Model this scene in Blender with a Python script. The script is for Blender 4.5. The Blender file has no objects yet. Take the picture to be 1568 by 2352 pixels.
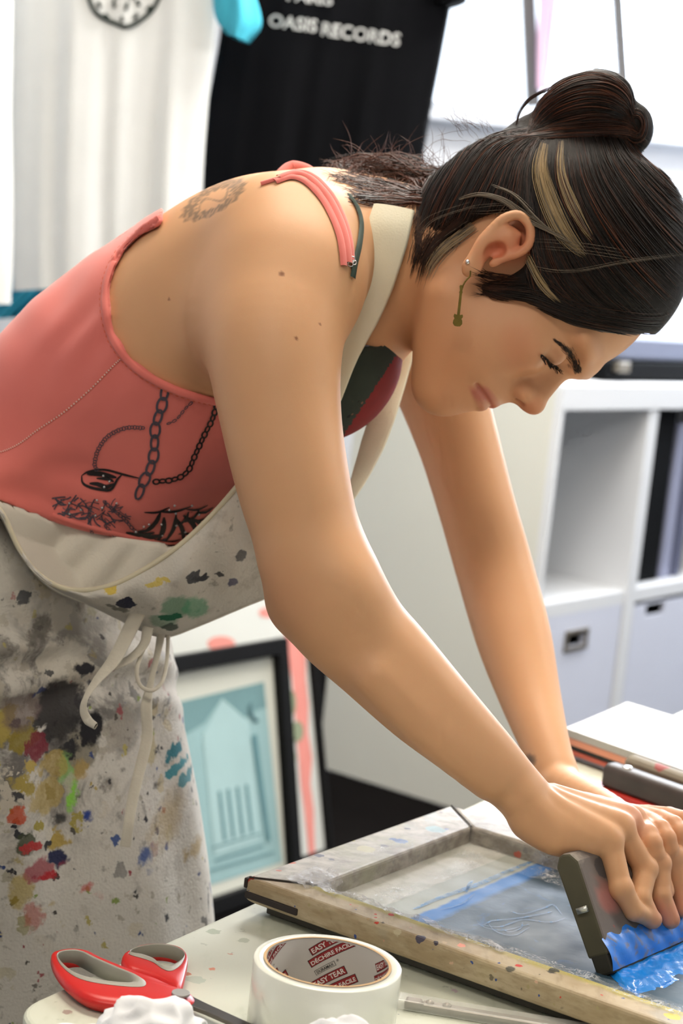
import bpy, bmesh, math, random
import numpy as np
from mathutils import Vector, Matrix, noise as mnoise

SC = bpy.context.scene
random.seed(7); RNG = np.random.default_rng(7)
COL = bpy.data.collections.new('scene'); SC.collection.children.link(COL)

# ---------------------------------------------------------------- camera
FPX = 4260.0; W, H = 1568, 2352
PITCH, ROLL = math.radians(8.0), math.radians(6.0)
CAM = np.array([0.0, 0.0, 1.36])
FW = np.array([0, math.cos(PITCH), -math.sin(PITCH)])
_r0 = np.array([1.0, 0, 0]); _u0 = np.array([0, math.sin(PITCH), math.cos(PITCH)])
RT = _r0 * math.cos(ROLL) + _u0 * math.sin(ROLL)
UP = _u0 * math.cos(ROLL) - _r0 * math.sin(ROLL)
CB = np.stack([RT, UP, FW])            # rows: lens axes in the room

def c2w(p):                             # lens-aligned coordinates -> room
    return CAM + np.asarray(p, float) @ CB
def ray(x, y):
    return RT * (x - 784) / FPX + UP * (1176 - y) / FPX + FW
def P(x, y, d):                         # a point seen at x, y at distance d
    return CAM + ray(x, y) * d
def Pz(x, y, z):                        # ... on the level z
    r = ray(x, y); return CAM + r * ((z - CAM[2]) / r[2])
def Py(x, y, Y):
    r = ray(x, y); return CAM + r * ((Y - CAM[1]) / r[1])
def Pn(x, y, p0, n):                    # ... on the plane through p0 with normal n
    r = ray(x, y); n = np.asarray(n, float)
    return CAM + r * (((np.asarray(p0) - CAM) @ n) / (r @ n))
def J(x, y, d):                         # lens-aligned coordinates of a seen point
    return np.array([(x - 784) / FPX * d, (1176 - y) / FPX * d, d])

cam = bpy.data.cameras.new('camera'); camo = bpy.data.objects.new('camera', cam)
SC.collection.objects.link(camo); SC.camera = camo
M = Matrix(((RT[0], UP[0], -FW[0], CAM[0]), (RT[1], UP[1], -FW[1], CAM[1]), (RT[2], UP[2], -FW[2], CAM[2]), (0, 0, 0, 1)))
camo.matrix_world = M
cam.sensor_fit = 'VERTICAL'; cam.sensor_height = 36.0; cam.lens = FPX / H * 36.0
cam.clip_start = 0.05; cam.clip_end = 100
cam.dof.use_dof = True; cam.dof.focus_distance = 1.34; cam.dof.aperture_fstop = cam.lens / 8.0

# ---------------------------------------------------------------- objects
def tag(o, label=None, cat=None, group=None, kind=None):
    if label: o['label'] = label
    if cat: o['category'] = cat
    if group: o['group'] = group
    if kind: o['kind'] = kind
    return o
def wm(o):
    m = Matrix.Translation(o.location)
    return m if o.parent is None else wm(o.parent) @ o.matrix_parent_inverse @ m
def link(o, parent=None):
    COL.objects.link(o)
    if parent is not None:
        o.parent = parent; o.matrix_parent_inverse = wm(parent).inverted()
    return o
def empty(name, loc=(0, 0, 0)):
    o = bpy.data.objects.new(name, None); o.location = Vector(loc); o.empty_display_size = .05
    COL.objects.link(o); return o

class MB:
    """collects geometry in room coordinates, several material slots, one mesh object"""
    def __init__(s): s.v = []; s.f = []; s.m = []; s.n = 0
    def add(s, v, f, m=0):
        v = np.asarray(v, float).reshape(-1, 3)
        s.v.append(v); s.f.extend([tuple(int(i) + s.n for i in q) for q in f]); s.m.extend([m] * len(f)); s.n += len(v); return s
    def box(s, c, size, ax=None, m=0):
        ax = np.eye(3) if ax is None else np.asarray(ax)
        h = np.array(size) / 2
        v = [np.asarray(c) + (np.array([i, j, k]) * h) @ ax for i in (-1, 1) for j in (-1, 1) for k in (-1, 1)]
        return s.add(v, [(0, 1, 3, 2), (4, 6, 7, 5), (0, 4, 5, 1), (2, 3, 7, 6), (0, 2, 6, 4), (1, 5, 7, 3)], m)
    def prism(s, poly, z0, z1, m=0, org=(0, 0, 0), ax=None):
        """poly in the plane of ax[0], ax[1], extruded along ax[2]"""
        ax = np.eye(3) if ax is None else np.asarray(ax); n = len(poly)
        v = [np.asarray(org) + p[0] * ax[0] + p[1] * ax[1] + z0 * ax[2] for p in poly] + [np.asarray(org) + p[0] * ax[0] + p[1] * ax[1] + z1 * ax[2] for p in poly]
        f = [tuple(range(n))[::-1], tuple(range(n, 2 * n))] + [(i, (i + 1) % n, n + (i + 1) % n, n + i) for i in range(n)]
        return s.add(v, f, m)
    def tube(s, pts, r, k=8, m=0, cap=True, closed=False, flat=1.0, up=None):
        pts = np.asarray(pts, float); n = len(pts)
        r = np.full(n, r) if np.isscalar(r) else np.asarray(r)
        t = np.gradient(pts, axis=0) if not closed else (np.roll(pts, -1, 0) - np.roll(pts, 1, 0))
        t /= np.linalg.norm(t, axis=1)[:, None] + 1e-12
        u = np.array([0, 0, 1.0]) if up is None else np.asarray(up, float)
        rows = []; a = None
        for i in range(n):
            if a is None:
                a = u - t[i] * (u @ t[i])
                if np.linalg.norm(a) < 1e-3: a = np.array([1.0, 0, 0]) - t[i] * t[i][0]
            else: a = a - t[i] * (a @ t[i])
            a = a / np.linalg.norm(a); b = np.cross(t[i], a)
            ang = np.arange(k) * 2 * np.pi / k
            rows.append(pts[i] + r[i] * (flat * np.cos(ang)[:, None] * a + np.sin(ang)[:, None] * b))
        v = np.concatenate(rows); f = []
        for i in range(n - 1 + (1 if closed else 0)):
            j = (i + 1) % n
            for q in range(k): f.append((i * k + q, i * k + (q + 1) % k, j * k + (q + 1) % k, j * k + q))
        if cap and not closed: f += [tuple(range(k))[::-1], tuple(range((n - 1) * k, n * k))]
        return s.add(v, f, m)
    def grid(s, g, m=0, flip=False):
        g = np.asarray(g, float); a, b = g.shape[:2]; f = []
        for i in range(a - 1):
            for j in range(b - 1):
                q = (i * b + j, i * b + j + 1, (i + 1) * b + j + 1, (i + 1) * b + j)
                f.append(q[::-1] if flip else q)
        return s.add(g.reshape(-1, 3), f, m)
    def ball(s, c, r, m=0, seg=16, ax=None):
        ax = np.eye(3) if ax is None else np.asarray(ax); r = np.ones(3) * r
        v = []; f = []; n = seg; h = seg // 2
        for i in range(h + 1):
            for j in range(n):
                a = math.pi * i / h; b = 2 * math.pi * j / n
                v.append(np.asarray(c) + (np.array([math.sin(a) * math.cos(b), math.sin(a) * math.sin(b), math.cos(a)]) * r) @ ax)
        for i in range(h):
            for j in range(n): f.append((i * n + j, i * n + (j + 1) % n, (i + 1) * n + (j + 1) % n, (i + 1) * n + j))
        return s.add(v, f, m)
    def build(s, name, mats, parent=None, smooth=False, bevel=0, seg=2, solid=0, sub=0, recalc=True):
        me = bpy.data.meshes.new(name)
        v = np.concatenate(s.v)
        off = np.zeros(3)
        if parent is None and name is not None: off = np.array([v[:, 0].mean(), v[:, 1].mean(), v[:, 2].min()])
        me.from_pydata((v - off).tolist(), [], s.f)
        mats = mats if isinstance(mats, (list, tuple)) else [mats]
        for mt in mats: me.materials.append(mt)
        me.polygons.foreach_set('material_index', s.m)
        if smooth: me.polygons.foreach_set('use_smooth', [True] * len(s.f))
        me.update()
        if recalc:
            b = bmesh.new(); b.from_mesh(me); bmesh.ops.remove_doubles(b, verts=b.verts, dist=1e-6); bmesh.ops.recalc_face_normals(b, faces=b.faces); b.to_mesh(me); b.free()
        o = bpy.data.objects.new(name, me)
        if parent is None: o.location = off
        link(o, parent)
        if solid:
            md = o.modifiers.new('solid', 'SOLIDIFY'); md.thickness = solid; md.offset = 0
        if bevel:
            md = o.modifiers.new('bevel', 'BEVEL'); md.width = bevel; md.segments = seg; md.limit_method = 'ANGLE'; md.angle_limit = math.radians(40)
            md.harden_normals = False
        if sub:
            md = o.modifiers.new('sub', 'SUBSURF'); md.levels = md.render_levels = sub
        if bevel and not smooth:
            me.polygons.foreach_set('use_smooth', [False] * len(me.polygons))
        return o

def smoothpath(pts, n, closed=False):
    """Catmull-Rom through points"""
    p = np.asarray(pts, float); k = len(p)
    if closed: q = np.concatenate([p[-1:], p, p[:2]])
    else: q = np.concatenate([2 * p[:1] - p[1:2], p, 2 * p[-1:] - p[-2:-1]])
    seg = k if closed else k - 1
    t = np.linspace(0, seg, n, endpoint=not closed); i = np.minimum(t.astype(int), seg - 1); u = (t - i)[:, None]
    a, b, c, d = q[i], q[i + 1], q[i + 2], q[i + 3]
    return .5 * ((2 * b) + (-a + c) * u + (2 * a - 5 * b + 4 * c - d) * u ** 2 + (-a + 3 * b - 3 * c + d) * u ** 3)

def vnoise(p, scale, seed=0):
    p = np.asarray(p, float).reshape(-1, 3)
    return np.array([mnoise.noise(Vector((q * scale + seed * 17.3).tolist())) for q in p])

# ---------------------------------------------------------------- materials
def srgb(h):
    if isinstance(h, str):
        h = h.lstrip('#'); c = [int(h[i:i + 2], 16) / 255 for i in (0, 2, 4)]
    else: c = h
    return tuple((x / 12.92 if x <= .04045 else ((x + .055) / 1.055) ** 2.4) for x in c) + (1.0,)

class NT:
    def __init__(s, name):
        s.mat = bpy.data.materials.new(name); s.mat.use_nodes = True; s.t = s.mat.node_tree; s.n = s.t.nodes; s.l = s.t.links
        s.bsdf = s.n['Principled BSDF']
        s.tc = s.n.new('ShaderNodeTexCoord')
        s.geo = s.n.new('ShaderNodeNewGeometry')
        s.pos = s.geo.outputs['Position']
    def put(s, sock, v):
        if hasattr(v, 'is_linked') or isinstance(v, bpy.types.NodeSocket): s.l.new(v, sock)
        else: sock.default_value = v
    def math(s, op, a, b=0.0, c=0.0, clamp=False):
        n = s.n.new('ShaderNodeMath'); n.operation = op; n.use_clamp = clamp
        for i, q in enumerate((a, b, c)): s.put(n.inputs[i], q)
        return n.outputs[0]
    def vmath(s, op, a, b=(0, 0, 0)):
        n = s.n.new('ShaderNodeVectorMath'); n.operation = op; s.put(n.inputs[0], a)
        if op == 'SCALE': s.put(n.inputs['Scale'], b)
        else: s.put(n.inputs[1], b)
        return n.outputs['Value'] if op in ('DISTANCE', 'LENGTH', 'DOT_PRODUCT') else n.outputs[0]
    def noise(s, scale, detail=3, rough=.5, vec=None, dist=0.0, col=False):
        n = s.n.new('ShaderNodeTexNoise'); s.put(n.inputs['Vector'], vec if vec is not None else s.pos)
        n.inputs['Scale'].default_value = scale; n.inputs['Detail'].default_value = detail; n.inputs['Roughness'].default_value = rough
        n.inputs['Distortion'].default_value = dist
        return n.outputs['Color'] if col else n.outputs['Fac']
    def vor(s, scale, vec=None, rand=1.0, feature='F1'):
        n = s.n.new('ShaderNodeTexVoronoi'); n.feature = feature; s.put(n.inputs['Vector'], vec if vec is not None else s.pos)
        n.inputs['Scale'].default_value = scale; n.inputs['Randomness'].default_value = rand
        return n
    def ramp(s, fac, stops, interp='LINEAR'):
        n = s.n.new('ShaderNodeValToRGB'); s.put(n.inputs['Fac'], fac); cr = n.color_ramp; cr.interpolation = interp
        while len(cr.elements) < len(stops): cr.elements.new(0.5)
        for e, (p, c) in zip(cr.elements, stops):
            e.position = p; e.color = srgb(c) if isinstance(c, str) else (c, c, c, 1)
        return n.outputs['Color']
    def step(s, v, a, b):
        n = s.n.new('ShaderNodeMapRange'); n.interpolation_type = 'SMOOTHSTEP'; s.put(n.inputs['Value'], v)
        n.inputs['From Min'].default_value = a; n.inputs['From Max'].default_value = b; return n.outputs['Result']
    def mix(s, fac, a, b, mode='MIX'):
        n = s.n.new('ShaderNodeMix'); n.data_type = 'RGBA'; n.blend_type = mode
        s.put(n.inputs['Factor'], fac)
        s.put(n.inputs['A'] if False else n.inputs[6], srgb(a) if isinstance(a, str) else a)
        s.put(n.inputs[7], srgb(b) if isinstance(b, str) else b)
        return n.outputs[2]
    def bump(s, h, strength=.3, dist=.001):
        n = s.n.new('ShaderNodeBump'); n.inputs['Strength'].default_value = strength; n.inputs['Distance'].default_value = dist
        s.put(n.inputs['Height'], h); s.l.new(n.outputs[0], s.bsdf.inputs['Normal']); return n
    def set(s, **k):
        names = dict(color='Base Color', rough='Roughness', metal='Metallic', spec='Specular IOR Level', trans='Transmission Weight', ior='IOR', coat='Coat Weight', sheen='Sheen Weight', sss='Subsurface Weight', alpha='Alpha', emit='Emission Color', emits='Emission Strength')
        for a, v in k.items():
            if isinstance(v, str): v = srgb(v)
            s.put(s.bsdf.inputs[names[a]], v)
        return s

def simple(name, color, rough=.6, var=0.06, vs=12, bump=0, bs=200, **k):
    t = NT(name); c = srgb(color)
    if var:
        d = tuple(min(1, x * (1 + var * 2)) for x in c[:3]) + (1,); e = tuple(x * (1 - var * 2) for x in c[:3]) + (1,)
        t.set(color=t.mix(t.noise(vs, 4), e, d))
    else: t.set(color=c)
    t.set(rough=rough, **k)
    if bump: t.bump(t.noise(bs, 3), bump)
    return t.mat

def splat(t, base, layers, warp=.25):
    """paint drips and blots laid over a base: (scale, threshold, softness, colours, mask)"""
    out = base
    for i, (sc, th, soft, cols, mask) in enumerate(layers):
        w = t.vmath('SCALE', t.noise(sc * 1.6, 4, .65, col=True), warp / sc * 2.0)
        v = t.vor(sc, t.vmath('ADD', t.vmath('ADD', t.pos, w), (i * 3.17, i * 1.3, i * .71)))
        d = v.outputs['Distance']
        sep = t.n.new('ShaderNodeSeparateColor'); t.l.new(v.outputs['Color'], sep.inputs[0])
        rad = t.math('MULTIPLY', sep.outputs[1], th)
        fac = t.step(t.math('SUBTRACT', rad, d), 0, soft)
        if mask is not None: fac = t.math('MULTIPLY', fac, mask)
        n = len(cols)
        c = t.ramp(sep.outputs[0], [(k / n, q) for k, q in enumerate(cols)], 'CONSTANT')
        out = t.mix(fac, out, c)
    return out
WORLD_S=2.5; LAMP_P=26; WIN_P=130; EXPO=0.33; DEBUG_SIL=False
# ================================================================ the room
Z = np.array([0, 0, 1.0])
def unit(v): v = np.asarray(v, float); return v / np.linalg.norm(v)
def struct(mb, name, mats, **k):
    return tag(mb.build(name, mats, **k), kind='structure')

m_wall = simple('wall_paint', '#d6d8dc', .9, .02, 3, .1, 300)
m_floor = simple('floor_dark', '#121010', .9, .2, 6, spec=.03)
m_ceil = simple('ceiling_white', '#e6e5e0', .9, .01)
m_white = simple('white_laminate', '#e4e4e2', .45, .01, 5)
struct(MB().box((3.46, 2.95, 1.35), (.12, 7.1, 2.7)), 'wall_right', m_wall)
struct(MB().box((.6, -.62, 1.35), (5.84, .12, 2.7)), 'wall_front', simple('wall_shade', '#b9b4ac', .9, .02))
m_grey_trim = simple('window_trim_dark', '#4a4745', .5, .05)

WY = 6.4                                  # back wall
def wall_y(name, x0, x1, z0, z1, y, mat, hole=None, th=.12):
    mb = MB()
    if hole is None: mb.box(((x0 + x1) / 2, y + th / 2, (z0 + z1) / 2), (x1 - x0, th, z1 - z0))
    else:
        a, b, c, d = hole
        for (p, q, r, s) in ((x0, a, z0, z1), (b, x1, z0, z1), (a, b, z0, c), (a, b, d, z1)):
            mb.box(((p + q) / 2, y + th / 2, (r + s) / 2), (q - p, th, s - r))
    return struct(mb, name, mat)
wz0 = Py(1300, 285, WY)[2]; wx0 = Py(992, 120, WY)[0]
wall_y('wall_back', -2.2, 3.4, 0, 2.7, WY, m_wall, (wx0, 2.7, wz0, 2.45))
struct(MB().box((-2.26, 2.95, 1.35), (.12, 7.1, 2.7)), 'wall_left', m_wall)
struct(MB().box((.6, 2.95, -.05), (5.84, 7.14, .1)), 'floor', m_floor)
struct(MB().box((.6, 2.95, 2.75), (5.84, 7.14, .1)), 'ceiling', m_ceil)

# daylight window: frame bars, glass, the bright sky is the world itself
t = NT('window_glass'); t.set(color='#eef6ff', rough=.02, trans=1.0, ior=1.01, spec=.1); m_glass = t.mat
wn = MB()
wc = (wx0 + 2.7) / 2
for z in (wz0 + .015, 2.435): wn.box((wc, WY + .05, z), (2.7 - wx0, .07, .03))
for x in (wx0 + .012, 2.688): wn.box((x, WY + .05, (wz0 + 2.45) / 2), (.024, .07, 2.45 - wz0))
win = struct(wn, 'window_1', simple('window_white', '#dfe6ee', .5, 0))
b = MB().box((wc, WY + .07, (wz0 + 2.45) / 2), (2.7 - wx0 - .04, .006, 2.45 - wz0 - .05)); b.build('window_pane', m_glass, win)
for (xa, ya, xb, yb, w) in ((1210, -60, 1224, 245, .045), (1412, -60, 1436, 300, .038)):
    a_, b_ = Py(xa, ya, WY + .03), Py(xb, yb, WY + .03)
    ax = unit(b_ - a_); ax2 = unit(np.cross(ax, [0, 1, 0]))
    MB().box((a_ + b_) / 2, (w, .05, np.linalg.norm(b_ - a_)), [ax2, [0, 1, 0], ax]).build('window_bar', m_grey_trim, win)
struct(MB().box((wc, WY - .05, wz0 - .02), (2.7 - wx0 + .1, .16, .03)), 'trim_1', simple('sill', '#dfe3ea', .5, 0))

pk = MB(); q0, q1, q2, q3 = Py(1237, -60, WY - .05), Py(1285, -60, WY - .05), Py(1236, 205, WY - .05), Py(1256, 205, WY - .05); g = []
for i in range(20):
    u = i / 19; a, b = q0 * (1 - u) + q2 * u, q1 * (1 - u) + q3 * u; g.append([a * (1 - v) + b * v + np.array([0, .012 * math.sin(v * 16 + u * 3), 0]) for v in np.linspace(0, 1, 16)])
pko = tag(pk.grid(g).build('hanging_cloth', simple('cloth_pink', '#f3c9dc', .9, .02), smooth=True, recalc=False), 'narrow pale pink cloth hanging beside the left window bar', 'cloth')
md = pko.modifiers.new('solid', 'SOLIDIFY'); md.thickness = .004
# ---------------------------------------------------------------- cube shelf
m_shelf = simple('shelf_white', '#d9dbde', .5, .01, 4)
m_shelf_side = simple('shelf_side_cream', '#d8d7cc', .6, .01, 4)
c0 = Pz(1172, 1901, 0); d_s = unit(Pz(760, 1772, 0) - c0); d_f = np.array([-d_s[1] * -1, d_s[0] * -1, 0])
d_f = unit(np.cross(d_s, Z)); d_f = d_f if d_f[1] > 0 else -d_f
def pf(x, y): return Pn(x, y, c0, d_s)                # on the shelf's front plane
topz = pf(1264, 884)[2]; depth = .60
def fz(x, y): q = pf(x, y) - c0; return q @ d_f, q[2]
u1 = fz(1490, 1000)[0]; u1b = fz(1512, 1000)[0]; zr = fz(1245, 1392)[1]; zrb = fz(1243, 1428)[1]; tth = topz - fz(1292, 944)[1]
sth = fz(1290, 1000)[0]; uw = u1 - sth; vth = u1b - u1
shelf = tag(empty('cube_shelf', c0 + d_f * .8 + d_s * .3), 'white cube shelf unit with cream side panel standing behind the arms', 'shelf')
def sbox(u0, u1_, v0, v1, z0, z1, name, mat, parent=shelf, bevel=.003):
    return MB().box(c0 + d_f * (u0 + u1_) / 2 + d_s * (v0 + v1) / 2 + Z * (z0 + z1) / 2, (u1_ - u0, v1 - v0, z1 - z0), [d_f, d_s, Z]).build(name, mat, parent, bevel=bevel)
NC = 4; U = [sth + i * (uw + vth) for i in range(NC + 1)]; Umax = U[NC] - vth + sth
b = MB()
sbox(0, sth, 0, depth, .0, topz - tth, 'side_panel', m_shelf)
MB().box(c0 + d_f * -.002 + d_s * (depth / 2 + .01) + Z * (topz / 2), (.003, depth - .02, topz - .01), [d_f, d_s, Z]).build('side_panel', m_shelf_side, shelf)
sbox(Umax - sth, Umax, 0, depth, .0, topz - tth, 'side_panel', m_shelf)
sbox(0, Umax, 0, depth, topz - tth, topz, 'top_panel', m_shelf)
sbox(sth, Umax - sth, 0, depth, .0, tth * .8, 'bottom_panel', m_shelf)
sbox(sth, Umax - sth, .01, depth, zrb, zr, 'shelf_board', m_shelf)
sbox(sth, Umax - sth, depth - .01, depth - .003, .05, topz - tth, 'back_panel', simple('shelf_back', '#c9c9c0', .6, .01))
for i in range(1, NC): sbox(U[i] - vth, U[i], .006, depth - .01, tth * .8, topz - tth, 'divider', m_shelf)
# insert boxes
m_box = simple('box_card', '#ccd0de', .7, .01, 5); m_hole = simple('grip_hole', '#16161a', .8, 0); m_metal = simple('brushed_metal', '#8d8578', .35, .05, metal=.8)
zb0 = tth * .8 + .002
def insert(i, zt, hx, hy, lab, plate):
    w0, w1 = U[i] + .008, U[i + 1] - vth - .008
    e = tag(empty('storage_box', c0 + d_f * (w0 + w1) / 2 + d_s * .25 + Z * zb0), lab, 'box', None)
    g = .012
    def bb(a, b_, c, d, z0, z1, n, m): return sbox(a, b_, c, d, z0, z1, n, m, e, .002)
    q = fz(hx, hy) if hx else ((w0 + w1) / 2, zt - .12)
    hw, hh = (.042, .016) if plate else (.055, .018)
    for (a, b_, z0, z1) in ((w0, q[0] - hw, zb0, zt), (q[0] + hw, w1, zb0, zt), (q[0] - hw, q[0] + hw, zb0, q[1] - hh), (q[0] - hw, q[0] + hw, q[1] + hh, zt)):
        pass
    m = MB()
    for (a, b_, z0, z1) in ((w0, q[0] - hw, zb0, zt), (q[0] + hw, w1, zb0, zt), (q[0] - hw, q[0] + hw, zb0, q[1] - hh), (q[0] - hw, q[0] + hw, q[1] + hh, zt)):
        m.box(c0 + d_f * (a + b_) / 2 + d_s * .016 + Z * (z0 + z1) / 2, (b_ - a, g, z1 - z0), [d_f, d_s, Z])
    m.build('front_panel', m_box, e)
    m = MB()
    for (a, b_, c, d) in ((w0, w0 + g, .022, .5), (w1 - g, w1, .022, .5), (w0, w1, .488, .5)):
        m.box(c0 + d_f * (a + b_) / 2 + d_s * (c + d) / 2 + Z * (zb0 + zt) / 2, (b_ - a, d - c, zt - zb0), [d_f, d_s, Z])
    m.box(c0 + d_f * (w0 + w1) / 2 + d_s * .26 + Z * (zb0 + .006), (w1 - w0, .48, .008), [d_f, d_s, Z])
    m.build('box_body', simple('box_inner', '#8f8f96', .8, .02), e)
    if plate:
        m = MB(); pts = [(-.05, -.024), (.05, -.024), (.05, .024), (-.05, .024)]
        for (a, b_, w_, h_) in ((0, .022, .116, .012), (0, -.022, .116, .012), (-.052, 0, .012, .044), (.052, 0, .012, .044)):
            m.box(c0 + d_f * (q[0] + a) + d_s * .007 + Z * (q[1] + b_), (w_, .006, h_), [d_f, d_s, Z])
        m.build('grip_plate', m_metal, e, bevel=.002)
    return e
zt1 = fz(1255, 1475)[1]
insert(0, zr - .035 if True else 0, 1329, 1471, 'white storage box with metal grip plate, low left cube of the shelf', True)
insert(1, zr - .012 if False else zrb - .012, 1512, 1399, 'white storage box with plain black grip hole, beside the metal plated box', False)
insert(2, zrb - .012, None, None, 'white storage box in the far low cubes, third from the cream side', False)
insert(3, zrb - .012, None, None, 'white storage box in the far low cubes, last from the cream side', False)
# black binders in upper second cube
m_black = simple('binder_black', '#08090b', .8, .02, spec=.08)
for k, (ua, w, hgt, mt, lab) in enumerate(((.006, .19, (topz - tth - zr) * .975, m_black, 'thick black binder standing in the upper cube of the white shelf'), (.215, .055, .43, simple('folder_grey', '#8f93ab', .6, .02), 'slim grey folder standing right of the thick black binder'), (.290, .045, .42, simple('folder_dark', '#565a72', .6, .02), 'slim dark slate folder standing right of the slim grey folder'))):
    u0_ = U[1] + ua
    e = tag(empty('binder', c0 + d_f * (u0_ + w / 2) + d_s * .2 + Z * zr), lab, 'binder', None)
    mb = MB(); ax = [d_f, d_s, Z]; zc = zr + .001
    mb.box(c0 + d_f * (u0_ + .002) + d_s * .2 + Z * (zc + hgt / 2), (.004, .3, hgt), ax)
    mb.box(c0 + d_f * (u0_ + w - .002) + d_s * .2 + Z * (zc + hgt / 2), (.004, .3, hgt), ax)
    mb.build('cover', mt, e, bevel=.001)
    MB().box(c0 + d_f * (u0_ + w / 2) + d_s * .051 + Z * (zc + hgt / 2), (w - .004, .005, hgt), ax).build('spine', mt, e, bevel=.002)
    MB().box(c0 + d_f * (u0_ + w / 2) + d_s * .2 + Z * (zc + hgt / 2 - .005), (w - .010, .28, hgt - .02), ax).build('paper_block', simple('paper_block%d' % k, '#c9c9cc', .8, 0), e)
# flat electronic case on top of the shelf
q = c0 + d_f * .42 + Z * topz; q = pf(1440, 850); uu = (q - c0) @ d_f
e = tag(empty('equipment_case', c0 + d_f * (uu + .33) + d_s * .25 + Z * topz), 'flat dark equipment case with grey lid on top of the white shelf', 'case')
ax = [d_f, d_s, Z]; cc = c0 + d_f * (uu + .46) + d_s * .26
MB().box(cc + Z * (topz + .028), (.86, .36, .05), ax).build('base', m_black, e, bevel=.006)
MB().box(cc + Z * (topz + .088), (.82, .34, .064), ax).build('lid', simple('case_grey', '#6c7288', .45, .03), e, bevel=.01)
MB().box(cc - d_f * .36 - d_s * .19 + Z * (topz + .04), (.06, .02, .025), ax).build('latch', m_metal, e, bevel=.002)

# ---------------------------------------------------------------- leaning framed prints
dB = d_f; nB = unit(np.cross(d_f, Z)); nB = nB if nB[1] < 0 else -nB     # faces the room
def leaning(name, base_px, lean, lab, group=None):
    p0 = Pz(*base_px, 0.004); l = math.radians(lean)
    up = Z * math.cos(l) - nB * math.sin(l); n = unit(np.cross(dB, up)); n = n if n[1] < 0 else -n
    return p0, up, n
m_fblack = simple('frame_black', '#0f0f10', .6, .05, spec=.15); m_mat = simple('mat_board', '#cfd0c4', .8, .01); 
t = NT('print_glass'); t.set(color='#ffffff', rough=.05, trans=1.0, ior=1.02, spec=.3); m_pg = t.mat
def framed(base_px, lean, x_r_top, w, h, fw, th, name, lab, art):
    """w, h taken along the base and up the lean, from the right-top corner"""
    p0, up, n = leaning(name, base_px, lean, lab)
    tr = Pn(*x_r_top, p0, n)
    o = tr - up * ((tr - p0) @ up) ; o = o - dB * w                    # lower left corner
    hh = (tr - p0) @ up
    e = tag(empty(name, o + dB * w / 2), lab, 'framed print', None)
    ax = [dB, up, n]
    def bx(a0, a1, b0, b1, c0_, c1, nm, mt, par=e, **k):
        return MB().box(o + dB * (a0 + a1) / 2 + up * (b0 + b1) / 2 + n * (c0_ + c1) / 2, (a1 - a0, b1 - b0, c1 - c0_), ax).build(nm, mt, par, **k)
    for (a0, a1, b0, b1) in ((0, w, 0, fw), (0, w, hh - fw, hh), (0, fw, fw, hh - fw), (w - fw, w, fw, hh - fw)):
        bx(a0, a1, b0, b1, -th / 2, th / 2, 'frame_rail', m_fblack, bevel=.002)
    bx(fw, w - fw, fw, hh - fw, -th / 2, -th / 2 + .004, 'mat_board', m_mat)
    def pxl(pts, lift):                                                # drawn shapes laid on the board
        return [Pn(x, y, o + n * (-th / 2 + .004 + lift), n) for x, y in pts]
    art(e, pxl, n)
    return e, o, up, n, hh
def flat(mb, pts3, m=0): mb.add(pts3, [tuple(range(len(pts3)))], m)
m_cy = simple('print_cyan', '#93b4b6', .8, .03); m_cyd = simple('print_cyan_dark', '#6f9396', .8, .03); m_cyl = simple('print_cyan_pale', '#a6c4c5', .8, .03); m_ink = simple('print_ink', '#3f6268', .8, 0); m_ink2 = simple('print_line', '#5d868c', .8, 0)
def art1(e, pxl, n):
    mb = MB()
    flat(mb, pxl([(413, 1612), (606, 1566), (648, 1980), (474, 2036)], .001), 0)
    flat(mb, pxl([(413, 1612), (606, 1566), (612, 1625), (596, 1628), (560, 1650), (510, 1604), (470, 1660), (420, 1690)], .0016), 1)
    flat(mb, pxl([(510, 1604), (572, 1658), (598, 1930), (494, 1965), (466, 1690)], .002), 2)
    for i, x in enumerate((500, 520, 541, 562)):
        flat(mb, pxl([(x, 1818 - i * 5), (x + 7, 1816 - i * 5), (x + 20, 1930 - i * 6), (x + 13, 1932 - i * 6)], .0026), 4)
    for (a, b_, c_, d_) in ((1945, 488, 600, 1912), (1975, 492, 606, 1940), (1998, 480, 630, 1955)):
        flat(mb, pxl([(b_, a), (c_, d_), (c_, d_ + 4), (b_, a + 4)], .0026), 4)
    flat(mb, pxl([(576, 1690), (590, 1686), (622, 1930), (612, 1934), (600, 1850)], .0028), 4)
    flat(mb, pxl([(578, 1612), (570, 1622), (572, 1644), (586, 1660), (596, 1656), (584, 1646), (577, 1630)], .0028), 3)
    mb.build('print', [m_cy, m_cyd, m_cyl, m_ink, m_ink2], e, recalc=False)
p1, o1, up1, n1, h1 = framed((592, 2066), 12, (652, 1464), .42, 0, .034, .024, 'framed_print', 'black framed print of a pale blue building, leaning in front of the coral poster', art1)
m_coral = simple('print_coral', '#e08f85', .8, .04, 30); m_green = simple('print_olive', '#8a9479', .8, .05); m_pw = simple('poster_paper', '#d3d5d0', .8, .01)
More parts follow.
